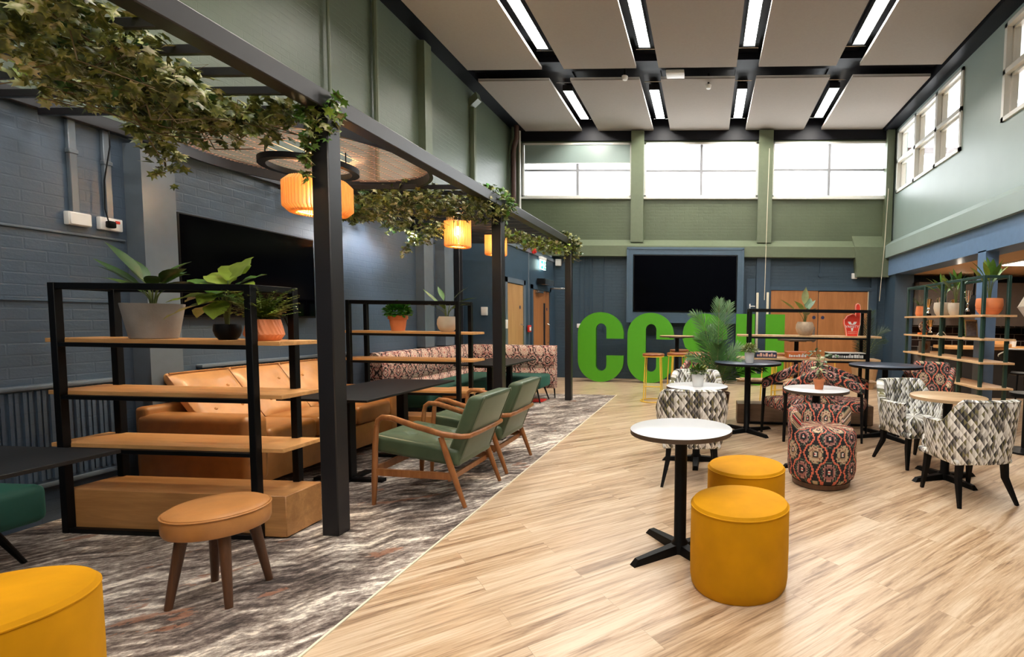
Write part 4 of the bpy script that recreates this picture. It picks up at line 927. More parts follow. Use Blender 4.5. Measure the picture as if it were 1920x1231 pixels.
# ---- patterned corner bench with emerald seats
t = thing('corner_bench', 'long corner bench with diamond patterned back and emerald velvet seat', 'bench', (0, 0, G))
def bolster(nm, p0, p1, nrm, z0, z1, th, mat='bench'):
    """padded back run from p0 to p1, bulging along nrm"""
    p0, p1, nrm = Vector(p0), Vector(p1), Vector(nrm); prof = [(0, 0), (th*.8, .0), (th, .12), (th*1.0, .42), (th*.82, .47), (th, .52), (th*1.08, .72), (th*.92, .93), (th*.6, 1.0), (0, 1.0)]
    b = MB(); vs = []
    for p in (p0, p1):
        for o_, h in prof: vs.append(p+nrm*o_+Vector((0, 0, z0+(z1-z0)*h)))
    n = len(prof); fs = [(i, (i+1) % n, (i+1) % n+n, i+n) for i in range(n)]+[tuple(range(n))[::-1], tuple(range(n, 2*n))]
    b.add(vs, fs); return b.build(nm, mat, t, smooth=70)
bolster('back_cushion', (-4.30, 6.20, 0), (-4.30, 8.70, 0), (1, 0, 0), .18, .93, .20)
bolster('back_cushion', (-4.30, 8.88, 0), (-2.64, 8.88, 0), (0, -1, 0), .18, .93, .17)
MB().rbox(-4.10, -3.50, 6.20, 8.70, .24, .455, .045, 4).build('seat', 'emerald', t)
MB().rbox(-3.49, -2.70, 8.12, 8.70, .24, .455, .045, 4).build('seat', 'emerald', t)
for lx, ly, dx, dy in ((-2.80, 8.25, .08, -.06), (-2.80, 8.62, .08, .04), (-3.56, 6.32, .05, -.06), (-3.56, 7.5, .05, 0), (-4.0, 6.32, 0, -.06), (-2.68, 8.82, .02, 0)):
    MB().tube([(lx, ly, .25), (lx+dx, ly+dy, 0)], [.017, .010], 8).build('leg', 'black', t)
# near left emerald bench
t = thing('bench', 'emerald velvet bench end at the lower left edge under the black table', 'bench', (-3.95, 1.7, G))
MB().rbox(-.30, .33, -1.1, .87, .245, .455, .045, 4).build('seat', 'emerald', t)
for lx, ly, dx, dy in ((.12, .75, .06, .10), (.20, -.95, .04, -.06), (-.2, .75, 0, .06), (-.2, -.95, 0, -.06)):
    MB().tube([(lx, ly, .25), (lx+dx, ly+dy, 0)], [.020, .012], 8).build('leg', 'black', t)

# ---- green armchairs with teak frames (front = +Y locally)
def armchair(x, y, rz, label):
    t = thing('armchair', label, 'armchair', (x, y, G), rz, 'green armchairs with teak frames')
    # side frames
    path = []
    for sx in (-1, 1):
        X = sx*.315
        MB().tube([(X, .335, 0), (X, .325, .2), (X, .315, .45), (X, .30, .60)], [.015, .022, .020, .017], 10).build('front_leg', 'teak', t)
        MB().tube([(X, -.36, 0), (X*.99, -.26, .28), (X*.98, -.18, .52)], [.015, .023, .020], 10).build('rear_leg', 'teak', t)
        MB().bar((X, .32, .25), (X*.99, -.27, .23), .022, .05).build('side_rail', 'teak', t, smooth=None)
    MB().bar((-.31, .31, .27), (.31, .31, .27), .022, .05).build('front_rail', 'teak', t, smooth=None)
    MB().bar((-.31, -.24, .21), (.31, -.24, .21), .022, .04).build('rear_rail', 'teak', t, smooth=None)
    L_ = [(-.315, .30, .59), (-.315, .29, .635), (-.315, .255, .66), (-.32, .18, .655), (-.325, .0, .60), (-.325, -.20, .545), (-.32, -.34, .53), (-.29, -.385, .53), (-.15, -.395, .53)]
    rr = [.017, .019, .021, .022, .023, .022, .021, .020, .019]
    MB().tube(L_+[(-a, b_, c_) for a, b_, c_ in L_[::-1]], rr+rr[::-1], 12, flat=.8).build('arm_loop', 'teak', t)
    def seatx(v): v.z += (v.y)*.16; return v
    b = MB(); b.rbox(-.285, .285, -.30, .36, .335, .465, .03, 4, seatx); b.build('seat_cushion', 'green_leather', t)
    s_ = MB()
    bb = bmesh.new(); bmesh.ops.create_grid(bb, x_segments=24, y_segments=24, size=.5)
    for v in bb.verts:
        x_, y_ = v.co.x*.50, v.co.y*.56+.04; e = (1-(abs(v.co.x)*2)**4)*(1-(abs(v.co.y)*2)**4); z = .466+.022*e
        for bx in (-.12, .12):
            for by in (-.08, .14): z -= .028*math.exp(-(((x_-bx)/.035)**2+((y_-by)/.035)**2))
        z -= .008*math.exp(-(abs(x_-.12)/.012)**2)+.008*math.exp(-(abs(x_+.12)/.012)**2)+.008*math.exp(-(abs(y_+.08)/.012)**2)+.008*math.exp(-(abs(y_-.14)/.012)**2)
        v.co = seatx(Vector((x_, y_, z)))
    bb.verts.index_update(); s_.add([v.co for v in bb.verts], [tuple(v.index for v in f.verts) for f in bb.faces]); bb.free()
    s_.build('tufted_top', 'green_leather', t)
    def backx(v):
        z = v.z-.36; v.y -= z*.40; return v
    MB().rbox(-.265, .265, -.31, -.18, .30, .82, .035, 4, backx).build('back_cushion', 'green_leather', t)
    b = MB()
    for sx in (-1, 1): b.tube([backx(Vector((sx*.262, -.308, .33))), backx(Vector((sx*.262, -.308, .80))), backx(Vector((sx*.24, -.308, .818)))], .004, 6)
    b.tube([backx(Vector((-.24, -.308, .818))), backx(Vector((.24, -.308, .818)))], .004, 6); b.build('piping', 'green_leather', t)
    return t
a0 = armchair(-2.11, 3.885, 90, 'green velvet armchair with teak frame, the nearer of the pair')
dup(a0, (-2.13, 4.72, G), 90, 'green velvet armchair with teak frame, behind its twin')

# ---- harlequin tub chairs
def tub_chair(x, y, rz, label):
    t = thing('tub_chair', label, 'armchair', (x, y, 0), rz, 'harlequin patterned tub chairs')
    N = 40; A = math.radians(128)
    def hz(a):
        q = min(1, max(0, (abs(a)-.75)/.75)); q = q*q*(3-2*q); return .83-.19*q
    def plan(a, r):                       # a=0 is the back
        c, s_ = math.cos(a), math.sin(a); e = .72
        return (r*math.copysign(abs(s_)**e, s_), -r*.97*math.copysign(abs(c)**e, c))
    rows = [(0, .33, .262), (0, .36, .272), (0, .5, .285), (0, .7, .300), (0, .93, .314), (0, .985, .313), (0, 1.0, .300), (0, 1.0, .265), (0, .985, .252), (0, .9, .246), (0, .5, .228), (0, .42, .22)]
    def P(i, j):
        a = -A+2*A*i/N; f, r = rows[j][1], rows[j][2]; H_t = hz(a); z = .33+(H_t-.33)*((f-.33)/.67) if True else 0
        fl = 1+.03*math.cos(a); p = plan(a, r*fl); return (p[0], p[1]-.02, z)
    b = MB(); nr = len(rows); b.grid(P, N+1, nr)
    o_ = len(b.v)-(N+1)*nr
    for i in (0, N): b.f.append(tuple(o_+i*nr+j for j in range(nr))); b.mi.append(0)
    b.f.extend([(o_+i*nr, o_+(i+1)*nr, o_+(i+1)*nr+nr-1, o_+i*nr+nr-1) for i in range(N)]); b.mi.extend([0]*N)
    b.build('shell', 'harlequin', t, smooth=60)
    MB().tube([(lambda p: (p[0]*1.0, p[1], p[2]))(P(i, 5)) for i in range(N+1)], .005, 6).build('piping', 'harlequin', t)
    MB().rbox(-.225, .225, -.20, .275, .33, .475, .045, 4).build('seat_cushion', 'harlequin', t)
    MB().rbox(-.25, .25, -.22, .262, .31, .36, .02, 2).build('seat_base', 'harlequin', t)
    for sx, sy, ox, oy in ((-1, -1, .05, .08), (1, -1, .05, .08), (-1, 1, .02, .02), (1, 1, .02, .02)):
        b = MB(); a_ = (sx*.195, sy*.19, .325); m_ = (sx*(.205), sy*(.195), .2); e = (sx*(.20+ox), sy*(.20+oy), 0)
        b.tube([a_, m_, e], [.033, .029, .016], 4); b.build('leg', 'black', t)
    return t
c0 = tub_chair(-.115, 4.47, 3, 'harlequin tub chair seen from behind, at the table with white pot')
dup(c0, (-.10, 5.72, 0), 182, 'harlequin tub chair facing us behind the table with white pot')
dup(c0, (2.14, 4.22, 0), 12, 'harlequin tub chair seen from behind at far right')
dup(c0, (2.10, 5.16, 0), 196, 'harlequin tub chair facing us beyond the pale oak table')

# ---- round kilim swivel chair
t = thing('swivel_chair', 'low round kilim patterned swivel chair on a dark wooden disc base', 'armchair', (1.03, 4.44, 0), 0)
MB().lathe([(.23, 0), (.245, .01), (.25, .05), (0, .05)], n=48).build('base_disc', 'walnut', t)
MB().lathe([(.24, .05), (.275, .08), (.29, .14), (.29, .40), (.282, .455), (.26, .49), (.2, .505), (0, .51)], n=64).build('seat_drum', 'kilim', t)
N = 36; a0_, a1_ = math.radians(22), math.radians(202)
def P(i, j):
    a = a0_+(a1_-a0_)*i/N; r, f = [(.292, .2), (.296, .6), (.294, .95), (.275, 1.0), (.235, 1.0), (.218, .95), (.214, .2)][j]
    top = .655-.02*max(0, (math.degrees(a)-150)/55); return (r*math.cos(a), r*math.sin(a), .42+(top-.42)*(f-.2)/.8)
b = MB(); b.grid(P, N+1, 7)
for i in (0, N): b.f.append(tuple(i*7+j for j in range(7))); b.mi.append(0)
b.build('back_wrap', 'kilim', t, smooth=60)
MB().tube([P(i, 3) for i in range(N+1)], .005, 6).build('piping', 'kilim', t)

# ---- kilim armchairs with black legs
def kilim_chair(x, y, rz, label):
    t = thing('armchair', label, 'armchair', (x, y, 0), rz, 'kilim patterned armchairs with black legs')
    MB().rbox(-.235, .235, -.22, .24, .34, .475, .04, 3).build('seat_cushion', 'kilim_flat', t)
    MB().rbox(-.24, .24, -.29, -.19, .34, .92, .04, 3, lambda v: Vector((v.x*(1-.12*max(0, (v.z-.6)/.3)), v.y-(v.z-.4)*.16, v.z))).build('backrest', 'kilim_flat', t)
    for sx in (-1, 1):
        def xf(v, sx=sx):
            q = max(0, min(1, (.05-v.y)/.30)); v.z += .16*q*q; v.z -= max(0, (v.y-.15))*.25; return v
        MB().rbox(min(sx*.22, sx*.29), max(sx*.22, sx*.29), -.26, .25, .585, .715, .03, 3, xf).build('arm_pad', 'kilim_flat', t)
        MB().rbox(min(sx*.225, sx*.275), max(sx*.225, sx*.275), -.25, -.05, .36, .64, .02, 2).build('side_panel', 'kilim_flat', t)
        MB().tube([(sx*.262, .215, .62), (sx*.267, .225, .3), (sx*.272, .235, 0)], [.024, .022, .017], 4).build('front_leg', 'black', t)
        MB().tube([(sx*.20, -.21, .36), (sx*.22, -.29, 0)], [.024, .015], 4).build('rear_leg', 'black', t)
    return t
k0 = kilim_chair(1.05, 6.28, 112, 'kilim armchair turned left beside the round table with white succulent')
dup(k0, (1.72, 6.28, 0), 248, 'kilim armchair turned right, back to back with another kilim armchair')
dup(k0, (2.76, 6.42, 0), 150, 'kilim armchair between the empty blue grey table and green shelf')
dup(k0, (-.06, 7.28, 0), 165, 'kilim armchair partly hidden by the palm and harlequin chair')
tag(MB().lathe([(0, 0), (.16, 0), (.17, .015), (.16, .03), (0, .032)], (-3.35, 9.9, 0.0), 24).build('floor_mat', 'red'), 'small round red mat on the floor under the corner bench', 'mat') if False else None
tag(MB().rbox(-2.98, -2.72, 8.30, 8.55, G, .03, .01, 2).build('floor_mat', 'red'), 'small flat red item on the floor under the bench end', 'mat')

# ================================================================== PLANTS
def rnd(r, a, b): return r.uniform(a, b)
def pot_shape(t, kind, R, Hh, mat):
    rib = None
    if kind == 'taper': prof = [(0, 0), (R*.72, 0), (R*.76, .005), (R, Hh-.004), (R*.99, Hh), (R*.91, Hh), (R*.89, Hh-.03), (0, Hh-.03)]
    elif kind == 'bowl': prof = [(0, 0), (R*.62, 0), (R*.86, Hh*.22), (R, Hh*.58), (R*.97, Hh*.9), (R*.93, Hh), (R*.84, Hh), (R*.84, Hh*.85), (0, Hh*.85)]
    elif kind == 'round': prof = [(0, 0), (R*.55, 0), (R*.84, Hh*.18), (R, Hh*.5), (R*.95, Hh*.8), (R*.78, Hh), (R*.70, Hh), (R*.70, Hh*.88), (0, Hh*.88)]
    elif kind == 'angled': prof = [(0, 0), (R*.72, 0), (R*.80, Hh*.03), (R, Hh*.28), (R*.98, Hh*.34), (R*.80, Hh), (R*.74, Hh), (R*.74, Hh*.9), (0, Hh*.9)]
    elif kind == 'flower': prof = [(0, 0), (R*.66, 0), (R*.86, Hh*.74), (R*.98, Hh*.745), (R, Hh), (R*.88, Hh), (R*.86, Hh*.9), (0, Hh*.9)]
    if kind == 'angled': rib = lambda a, z: .022*math.sin(a*26+z*90) if Hh*.33 < z < Hh*.97 else 0
    if kind == 'bowl' and mat == 'coral_pot': rib = lambda a, z: .0
    if kind == 'angled':
        q = []
        for (r0, z0), (r1, z1) in zip(prof, prof[1:]):
            q.append((r0, z0))
            if abs(z1-z0) > Hh*.4:
                for k in range(1, 14): q.append((r0+(r1-r0)*k/14, z0+(z1-z0)*k/14))
        q.append(prof[-1]); prof = q
    MB().lathe(prof, n=96 if kind == 'angled' else 44, ribs=rib).build('pot', mat, t)
    soil_z = {'taper': Hh-.025, 'bowl': Hh*.87, 'round': Hh*.9, 'angled': Hh*.92, 'flower': Hh*.92}[kind]
    MB().lathe([(0, soil_z+.004), (R*.7 if kind in ('round', 'angled') else R*.84, soil_z)], n=24).build('soil', 'soil', t)
    return soil_z
def bez(p0, p1, p2, n=8):
    p0, p1, p2 = Vector(p0), Vector(p1), Vector(p2); return [p0*(1-t)**2+p1*2*t*(1-t)+p2*t*t for t in [i/n for i in range(n+1)]]
def potted(name, label, loc, kind, R, Hh, mat, cat='plant', group=None):
    t = thing(name, label, cat, loc, 0, group); return t, pot_shape(t, kind, R, Hh, mat)
def long_leaf(t, sz, specs, mat='leaf_dark', W=.07, prof=None):
    """each spec: azimuth deg, stem height, reach, leaf length, droop"""
    st = MB(); prof = prof or [.10, .62, .95, 1.0, .82, .45, .02]
    for k, (az, sh, re, LL, dr) in enumerate(specs):
        a = math.radians(az); c, s_ = math.cos(a), math.sin(a)
        P0, P2 = Vector((c*.01, s_*.01, sz)), Vector((c*re, s_*re, sz+sh)); pts = bez(P0, (c*re*.25, s_*re*.25, sz+sh*.75), P2, 5)
        st.tube(pts, [.005, .005, .004, .004, .003, .003], 5)
        d = (pts[-1]-pts[-2]).normalized(); b = MB(); b.leaf(P2, d, (0, 0, 1), LL, W*(1+.2*math.sin(k*3)), dr, .22, prof=prof)
        b.build('leaf', mat[k % len(mat)] if isinstance(mat, list) else mat, t, smooth=80)
    st.build('stems', 'stem_green', t)
def fern(t, sz, n, L, mats, seed, leaf=.022, up=.9, az0=0, az1=360):
    r = random.Random(seed); stem = MB()
    for k in range(n):
        az = math.radians(az0+(az1-az0)*(k+rnd(r, 0, .8))/n); el = rnd(r, .35, 1.35)*up; LL = L*rnd(r, .7, 1.1); c, s_ = math.cos(az), math.sin(az)
        p0 = Vector((c*.01, s_*.01, sz)); p1 = p0+Vector((c*math.cos(el)*LL*.5, s_*math.cos(el)*LL*.5, math.sin(el)*LL*.75)); p2 = p0+Vector((c*math.cos(el*.7)*LL, s_*math.cos(el*.7)*LL, math.sin(el)*LL*.95-.0*LL))
        pts = bez(p0, p1, p2, 12); stem.tube(pts, .0015, 3, False); b = MB()
        for i in range(2, 13):
            d = (pts[i]-pts[i-1]).normalized(); side = d.cross(Vector((0, 0, 1))).normalized()
            for s in (-1, 1):
                sz_ = leaf*(1.25-.9*i/12)*rnd(r, .8, 1.3); dd = (side*s+d*.6+Vector((0, 0, rnd(r, -.3, .3)))).normalized()
                b.leaf(pts[i], dd, (0, 0, 1), sz_*1.5, sz_, .2, .15, prof=[.1, 1, .9, .05])
        b.build('frond', mats[k % len(mats)], t, smooth=80)
    stem.build('stems', 'stem_green', t)
def bush(t, c, R, n, L, mats, seed, squash=1.0, W=.6, droop=.2, zmin=-.75):
    r = random.Random(seed); bs = [MB() for _ in mats]
    for k in range(n):
        z = rnd(r, zmin, 1); a = rnd(r, 0, 2*PI); q = math.sqrt(1-z*z); d = Vector((q*math.cos(a), q*math.sin(a), z)); p = Vector(c)+Vector((d.x*R, d.y*R, d.z*R*squash))*rnd(r, .55, .98)
        dd = (d+Vector((rnd(r, -.6, .6), rnd(r, -.6, .6), rnd(r, -.3, .6)))).normalized(); l = L*rnd(r, .7, 1.3)
        bs[k % len(mats)].leaf(p, dd, (rnd(r, -.4, .4), rnd(r, -.4, .4), 1), l, l*W, droop, .2, prof=[.15, .9, .9, .08])
    for b, m in zip(bs, mats): b.build('foliage', m, t, smooth=80)
def palm_frond(b, stem, pts, L, n, mat_w=.02, r=None, rr=.006, face=Vector((0, -.75, .65))):
    r = r or random.Random(1)
    k = len(pts)-1; stem.tube(pts, [rr*(1-.7*i/k) for i in range(k+1)], 6)
    for i in range(n):
        t_ = .22+.78*i/(n-1); f = t_*k; j = min(k-1, int(f)); p = pts[j].lerp(pts[j+1], f-j); d = (pts[j+1]-pts[j]).normalized(); side = d.cross(face)
        side = side.normalized() if side.length > .1 else Vector((1, 0, 0)); up = side.cross(d)
        l = L*(math.sin(PI*min(1, t_*.78+.12))**.8)
        for s in (-1, 1):
            dd = (side*s*(1.0-.5*t_)+d*(.45+.6*t_)+up*r.uniform(-.05, .35)).normalized(); b.leaf(p, dd, up, l*r.uniform(.9, 1.1), mat_w, .28, .3, prof=[.3, 1, .8, .5, .03])
def palm(t, base_z, specs, L, n, seed, mat, w_=.022, rr=.007):
    r = random.Random(seed); stem = MB()
    for (az, H1, reach, sag) in specs:
        a = math.radians(az); c, s_ = math.cos(a), math.sin(a)
        pts = bez((c*.02, s_*.02, base_z), (c*reach*.25, s_*reach*.25, base_z+H1*.85), (c*reach, s_*reach, base_z+H1-sag), 14); b = MB(); palm_frond(b, stem, pts, L, n, w_, r, rr)
        b.build('frond', mat, t, smooth=80)
    stem.build('stems', 'stem_green', t)

ZS = G+1.235
# shelf by the stool
t, sz = potted('potted_plant', 'long leaved plant in the large grey concrete pot on the nearest shelf', (-3.57, 3.10, ZS), 'taper', .152, .225, 'concrete')
long_leaf(t, sz, [(185, .11, .06, .36, .10), (165, .15, .05, .28, .22), (10, .14, .05, .20, .55), (350, .16, .08, .24, .4), (95, .14, .06, .22, .3), (268, .10, .04, .13, .5), (215, .12, .05, .24, .25), (40, .12, .06, .2, .6), (175, .10, .08, .34, .25), (195, .18, .05, .30, .15), (0, .10, .06, .22, .35), (60, .18, .05, .2, .3), (320, .12, .05, .2, .5)], ['leaf_dark', 'leaf_dark', 'leaf_mid'], .095)
t, sz = potted('potted_plant', 'tall broad leaved lime green plant in a small black bowl pot', (-3.08, 3.11, ZS), 'bowl', .072, .10, 'black')
b = MB(); r = random.Random(5)
broad = [.12, .5, .85, 1.0, .95, .7, .35, .02]
for k, (az, h, re, LL, el, W_) in enumerate([(180, .28, .02, .25, .10, .12), (200, .25, .02, .30, -.12, .115), (20, .30, .02, .20, .30, .11), (350, .26, .03, .17, .05, .10), (150, .34, .02, .18, .75, .13), (60, .36, .02, .20, 1.2, .14), (30, .33, .03, .18, .75, .13), (265, .30, .03, .14, -.3, .13), (235, .33, .03, .16, .2, .12), (300, .31, .03, .15, .1, .12), (120, .30, .03, .18, .4, .12), (280, .25, .03, .13, -.7, .12), (185, .33, .03, .20, .45, .13), (350, .33, .03, .17, .35, .12), (100, .38, .02, .19, .95, .15), (170, .24, .03, .24, -.15, .13), (10, .25, .03, .18, -.1, .13), (215, .28, .04, .22, .05, .12), (320, .28, .03, .15, .15, .12)]):
    a = math.radians(az); c, s_ = math.cos(a), math.sin(a); P2 = Vector((c*re, s_*re, h)); b.tube(bez((c*.008, s_*.008, sz), (c*.012, s_*.012, h*.6), P2, 4), .0035, 5)
    l = MB(); l.leaf(P2, (c*math.cos(el), s_*math.cos(el), math.sin(el)), (-c*.2, -s_*.2-.25, 1), LL*1.15, W_*1.3, .30, .14, prof=broad, wave=.04); l.build('leaf', 'leaf_lime' if k % 3 else 'leaf_mid', t, smooth=80)
b.build('stems', 'stem_green', t)
t, sz = potted('potted_fern', 'feathery olive fern in a ribbed coral pot at the shelf end', (-2.805, 3.08, ZS), 'angled', .105, .135, 'coral_pot')
fern(t, sz, 60, .22, ['leaf_olive', 'leaf_lime', 'leaf_mid'], 3, .025)
# second shelf
t, sz = potted('potted_plant', 'clipped round green bush in a terracotta flower pot on the second shelf', (-3.545, 5.67, ZS), 'flower', .105, .18, 'terracotta')
bush(t, (0, 0, sz+.055), .130, 700, .042, ['leaf_box', 'leaf_box', 'leaf_mid'], 8, .78, .8, zmin=-.45)
t, sz = potted('potted_plant', 'spreading long leaved plant in a round beige pot on the second shelf', (-2.965, 5.67, ZS), 'round', .108, .175, 'cream_pot')
long_leaf(t, sz, [(172, .14, .08, .30, -.05), (8, .14, .08, .28, .35), (200, .10, .08, .22, .2), (340, .10, .08, .22, .3), (150, .20, .06, .2, .0), (30, .2, .06, .24, .25), (270, .1, .05, .14, .4)], ['leaf_mid', 'leaf_mid', 'leaf_dark'], .075)
# mid room shelf
ZM = 1.225
t, sz = potted('potted_plant', 'variegated rubber plant in a mottled stone pot on the game shelf', (1.365, 7.10, ZM), 'round', .125, .185, 'stone_pot')
long_leaf(t, sz, [(185, .18, .14, .26, -.1), (120, .26, .02, .24, -.3), (60, .20, .08, .2, -.1), (20, .18, .05, .18, .1), (330, .12, .05, .16, .2), (200, .16, .04, .2, .3), (270, .10, .04, .15, .1)], ['leaf_lime', 'leaf_pale', 'leaf_dark', 'leaf_dark', 'leaf_dark'], .125, [.12, .7, 1, 1, .8, .4, .02])
# foam finger
t = thing('foam_finger', 'red foam pointing hand with white lettering standing on the game shelf', 'foam hand', (2.0, 7.02, ZM))
hand = [(-.085, 0), (.065, 0), (.075, .08), (.095, .16), (.095, .26), (.090, .40), (.078, .435), (.055, .445), (.033, .43), (.026, .40), (.032, .27), (.02, .29), (-.01, .305), (-.045, .29), (-.085, .27), (-.10, .24), (-.125, .22), (-.125, .17), (-.10, .09)]
MB().prism(hand, 0, .045).build('foam_body', 'foam_red', t, smooth=30)
b = MB(); loop = [Vector((x*.97, -.001, z*.985+.003)) for x, z in hand[1:]+[hand[0]]]; b.tube(loop, .006, 4); b.build('printed_outline', 'foam_pink', t)
text_part('VARSITY', 'lettering', 'print_white', t, (-.014, -.003, .112), .050, sx=.95)
b = MB(); b.prism([(-.075, .195), (-.035, .195), (-.022, .165), (-.005, .165), (.008, .195), (.048, .195), (.03, .160), (.006, .155), (-.004, .155), (-.013, .155), (-.030, .155), (-.057, .160)], -.003, 0); b.prism([(-.030, .108), (.003, .108), (-.005, .07), (-.022, .07)], -.003, 0); b.build('emblem', 'print_white', t, smooth=None)
text_part('VARSITY', 'small_print', 'foam_pink', t, (-.01, -.002, .052), .022, sx=1.5); text_part('VARSITY', 'small_print', 'foam_pink', t, (-.01, -.002, .028), .022, sx=1.5)
# board games
ZB = .91
def game(x, w_, h, mat, lid, label, z=ZB, y=7.11, d=.26, art='print_white', seed=1):
    t = thing('board_game', label, 'board game', (x, y, z)); MB().rbox(-w_/2, w_/2, -d/2, d/2, 0, h*.97, .003, 1).build('box', mat, t); MB().rbox(-w_/2-.003, w_/2+.003, -d/2-.003, d/2+.003, h*.90, h, .002, 1).build('lid', lid, t)
    r = random.Random(seed)
    b = MB(); x0 = -w_/2+.02
    while x0 < w_/2-.04:
        q = r.uniform(.008, .03); hh = r.uniform(.3, .6)*h; b.box(x0, x0+q, -d/2-.005, -d/2, h*.22, h*.22+hh); x0 += q+r.uniform(.004, .014)
    b.build('spine_lettering', art, t, smooth=None)
game(.83, .29, .085, 'print_dark', 'print_white', 'navy board game box with pale lettering, leftmost on the shelf', art='foam_pink', seed=4)
game(1.27, .30, .085, 'print_orange', 'print_orange', 'orange board game box with white lettering behind the vine', seed=9)
game(1.93, .50, .085, 'black', 'print_white', 'long black and white board game box at the right of the shelf', seed=14)
game(1.86, .36, .10, 'print_green', 'cream_pot', 'green board game box on the low plinth behind the kilim armchairs', z=.27, seed=3)
# small table plants
t, sz = potted('potted_plant', 'small green succulent in a white pot on the small pale table', (-.07, 4.95, .76), 'taper', .066, .125, 'white')
MB().tube([(.049*math.cos(a*PI/16), .049*math.sin(a*PI/16), .045) for a in range(33)], .0012, 4, False).build('pot_groove', 'concrete', t)
bush(t, (0, 0, sz+.035), .078, 420, .038, ['leaf_mid', 'leaf_olive', 'leaf_olive', 'leaf_dark'], 11, .8, .35, zmin=-.1)
t, sz = potted('potted_plant', 'pale feathery succulent in a white pot on the large blue grey table', (.54, 6.25, .895), 'taper', .063, .13, 'white')
bush(t, (0, 0, sz+.05), .088, 460, .04, ['leaf_pale', 'leaf_pale', 'leaf_olive'], 12, .8, .35, zmin=-.2)
t, sz = potted('potted_plant', 'trailing vine with variegated leaves in a small terracotta pot', (1.10, 4.93, .76), 'flower', .057, .10, 'terracotta')
r = random.Random(21); st = MB(); lf = MB(); lf2 = MB()
for pts in (bez((0, 0, sz), (.0, 0, .26), (-.05, -.01, .33), 8)+bez((-.05, -.01, .33), (-.10, -.01, .40), (-.15, 0, .33), 6)[1:], bez((0, 0, sz), (.02, 0, .25), (-.02, .02, .40), 10), bez((.01, 0, sz), (.03, .0, .26), (.05, .01, .30), 8)+bez((.05, .01, .30), (.08, 0, .36), (.15, .02, .33), 5)[1:], bez((0, .0, sz), (-.05, 0, .18), (-.03, 0, .22), 6)):
    st.tube(pts, .0025, 4)
    for i, p in enumerate(pts[2:]):
        a = r.uniform(0, 2*PI); (lf if r.random() < .55 else lf2).leaf(p, (math.cos(a), math.sin(a)*.6, r.uniform(-.5, .3)), (0, -.3, 1), r.uniform(.045, .075), r.uniform(.028, .045), .4, .2, prof=[.15, .85, 1, .6, .03])
st.build('stems', 'stem', t); lf.build('leaves', 'leaf_dark', t, smooth=80); lf2.build('leaves', 'leaf_pale', t, smooth=80)

# tall palm
t = thing('potted_palm', 'tall green palm in a dark tapered planter behind the harlequin chairs', 'palm', (.16, 6.62, 0))
MB().lathe([(0, 0), (.11, 0), (.165, .46), (.175, .47), (.165, .475), (.155, .43), (0, .43)], n=28).build('planter', 'walnut', t)
palm(t, .43, [(85, 1.24, .10, 0), (180, 1.14, .34, .08), (40, 1.20, .20, .0), (15, .74, .34, .10), (355, .52, .60, .16), (192, .62, .38, .12), (270, .72, .16, .06), (205, .86, .30, .10), (325, .60, .34, .12), (120, .95, .2, .05)], .20, 26, 5, 'leaf_palm', .015)
# dark palm by the right corner
t = thing('potted_palm', 'dark palm in a round pale wooden planter in the far right corner', 'palm', (3.42, 11.05, 0))
MB().lathe([(0, 0), (.20, 0), (.27, .42), (.275, .44), (.255, .44), (.25, .40), (0, .40)], n=32).build('planter', 'wood_round', t)
palm(t, .40, [(170, 1.15, .25, 0), (40, 1.25, .20, 0), (200, .95, .40, .05), (350, .95, .42, .08), (280, 1.05, .15, 0), (120, 1.0, .3, 0), (20, .75, .5, .1), (230, .7, .4, .1)], .26, 22, 9, 'leaf_deep', .013)
# twigs of stems in dark palm read behind shelf
# plants and trophies on the green shelf
ZR = 1.53
t, sz = potted('potted_plant', 'little green plant in a small orange pot at the far end of the green shelf', (3.60, 8.76, ZR), 'angled', .08, .17, 'coral_pot'); fern(t, sz, 12, .22, ['leaf_dark', 'leaf_mid'], 31, .02)
bp = [(182, .16, .08, .30, .25), (150, .22, .06, .28, .3), (210, .2, .06, .28, .35), (20, .18, .06, .26, .4), (340, .2, .06, .26, .35), (265, .2, .05, .24, .4), (90, .26, .04, .24, .2), (240, .24, .04, .24, .25), (300, .24, .04, .24, .25), (170, .28, .02, .22, .1)]
t, sz = potted('potted_plant', 'bright green leafy plant in a beige pot on the green shelf, left', (3.60, 7.94, ZR), 'bowl', .135, .20, 'cream_pot'); long_leaf(t, sz, bp, ['leaf_mid', 'leaf_lime', 'leaf_mid'], .06)
t, sz = potted('potted_plant', 'dark green leafy plant in a smaller beige pot mid green shelf', (3.58, 7.52, ZR), 'bowl', .10, .18, 'cream_pot'); long_leaf(t, sz, [(a+25, h+.03, c, d*.95, e) for a, h, c, d, e in bp], ['leaf_dark', 'leaf_mid'], .06)
t, sz = potted('potted_plant', 'yellow green leafy plant in a wide orange ribbed bowl nearest us on green shelf', (3.62, 6.72, ZR), 'bowl', .158, .21, 'coral_pot'); long_leaf(t, sz, [(a+10, h+.06, c, d, e*.7) for a, h, c, d, e in bp], ['leaf_lime', 'leaf_mid'], .075)
b = MB()
for k in range(7): b.tube([(.150*math.cos(a*PI/20), .150*math.sin(a*PI/20), .07+.018*k) for a in range(41)], .005, 4, False)
b.build('pot_ribs', 'coral_pot', t)
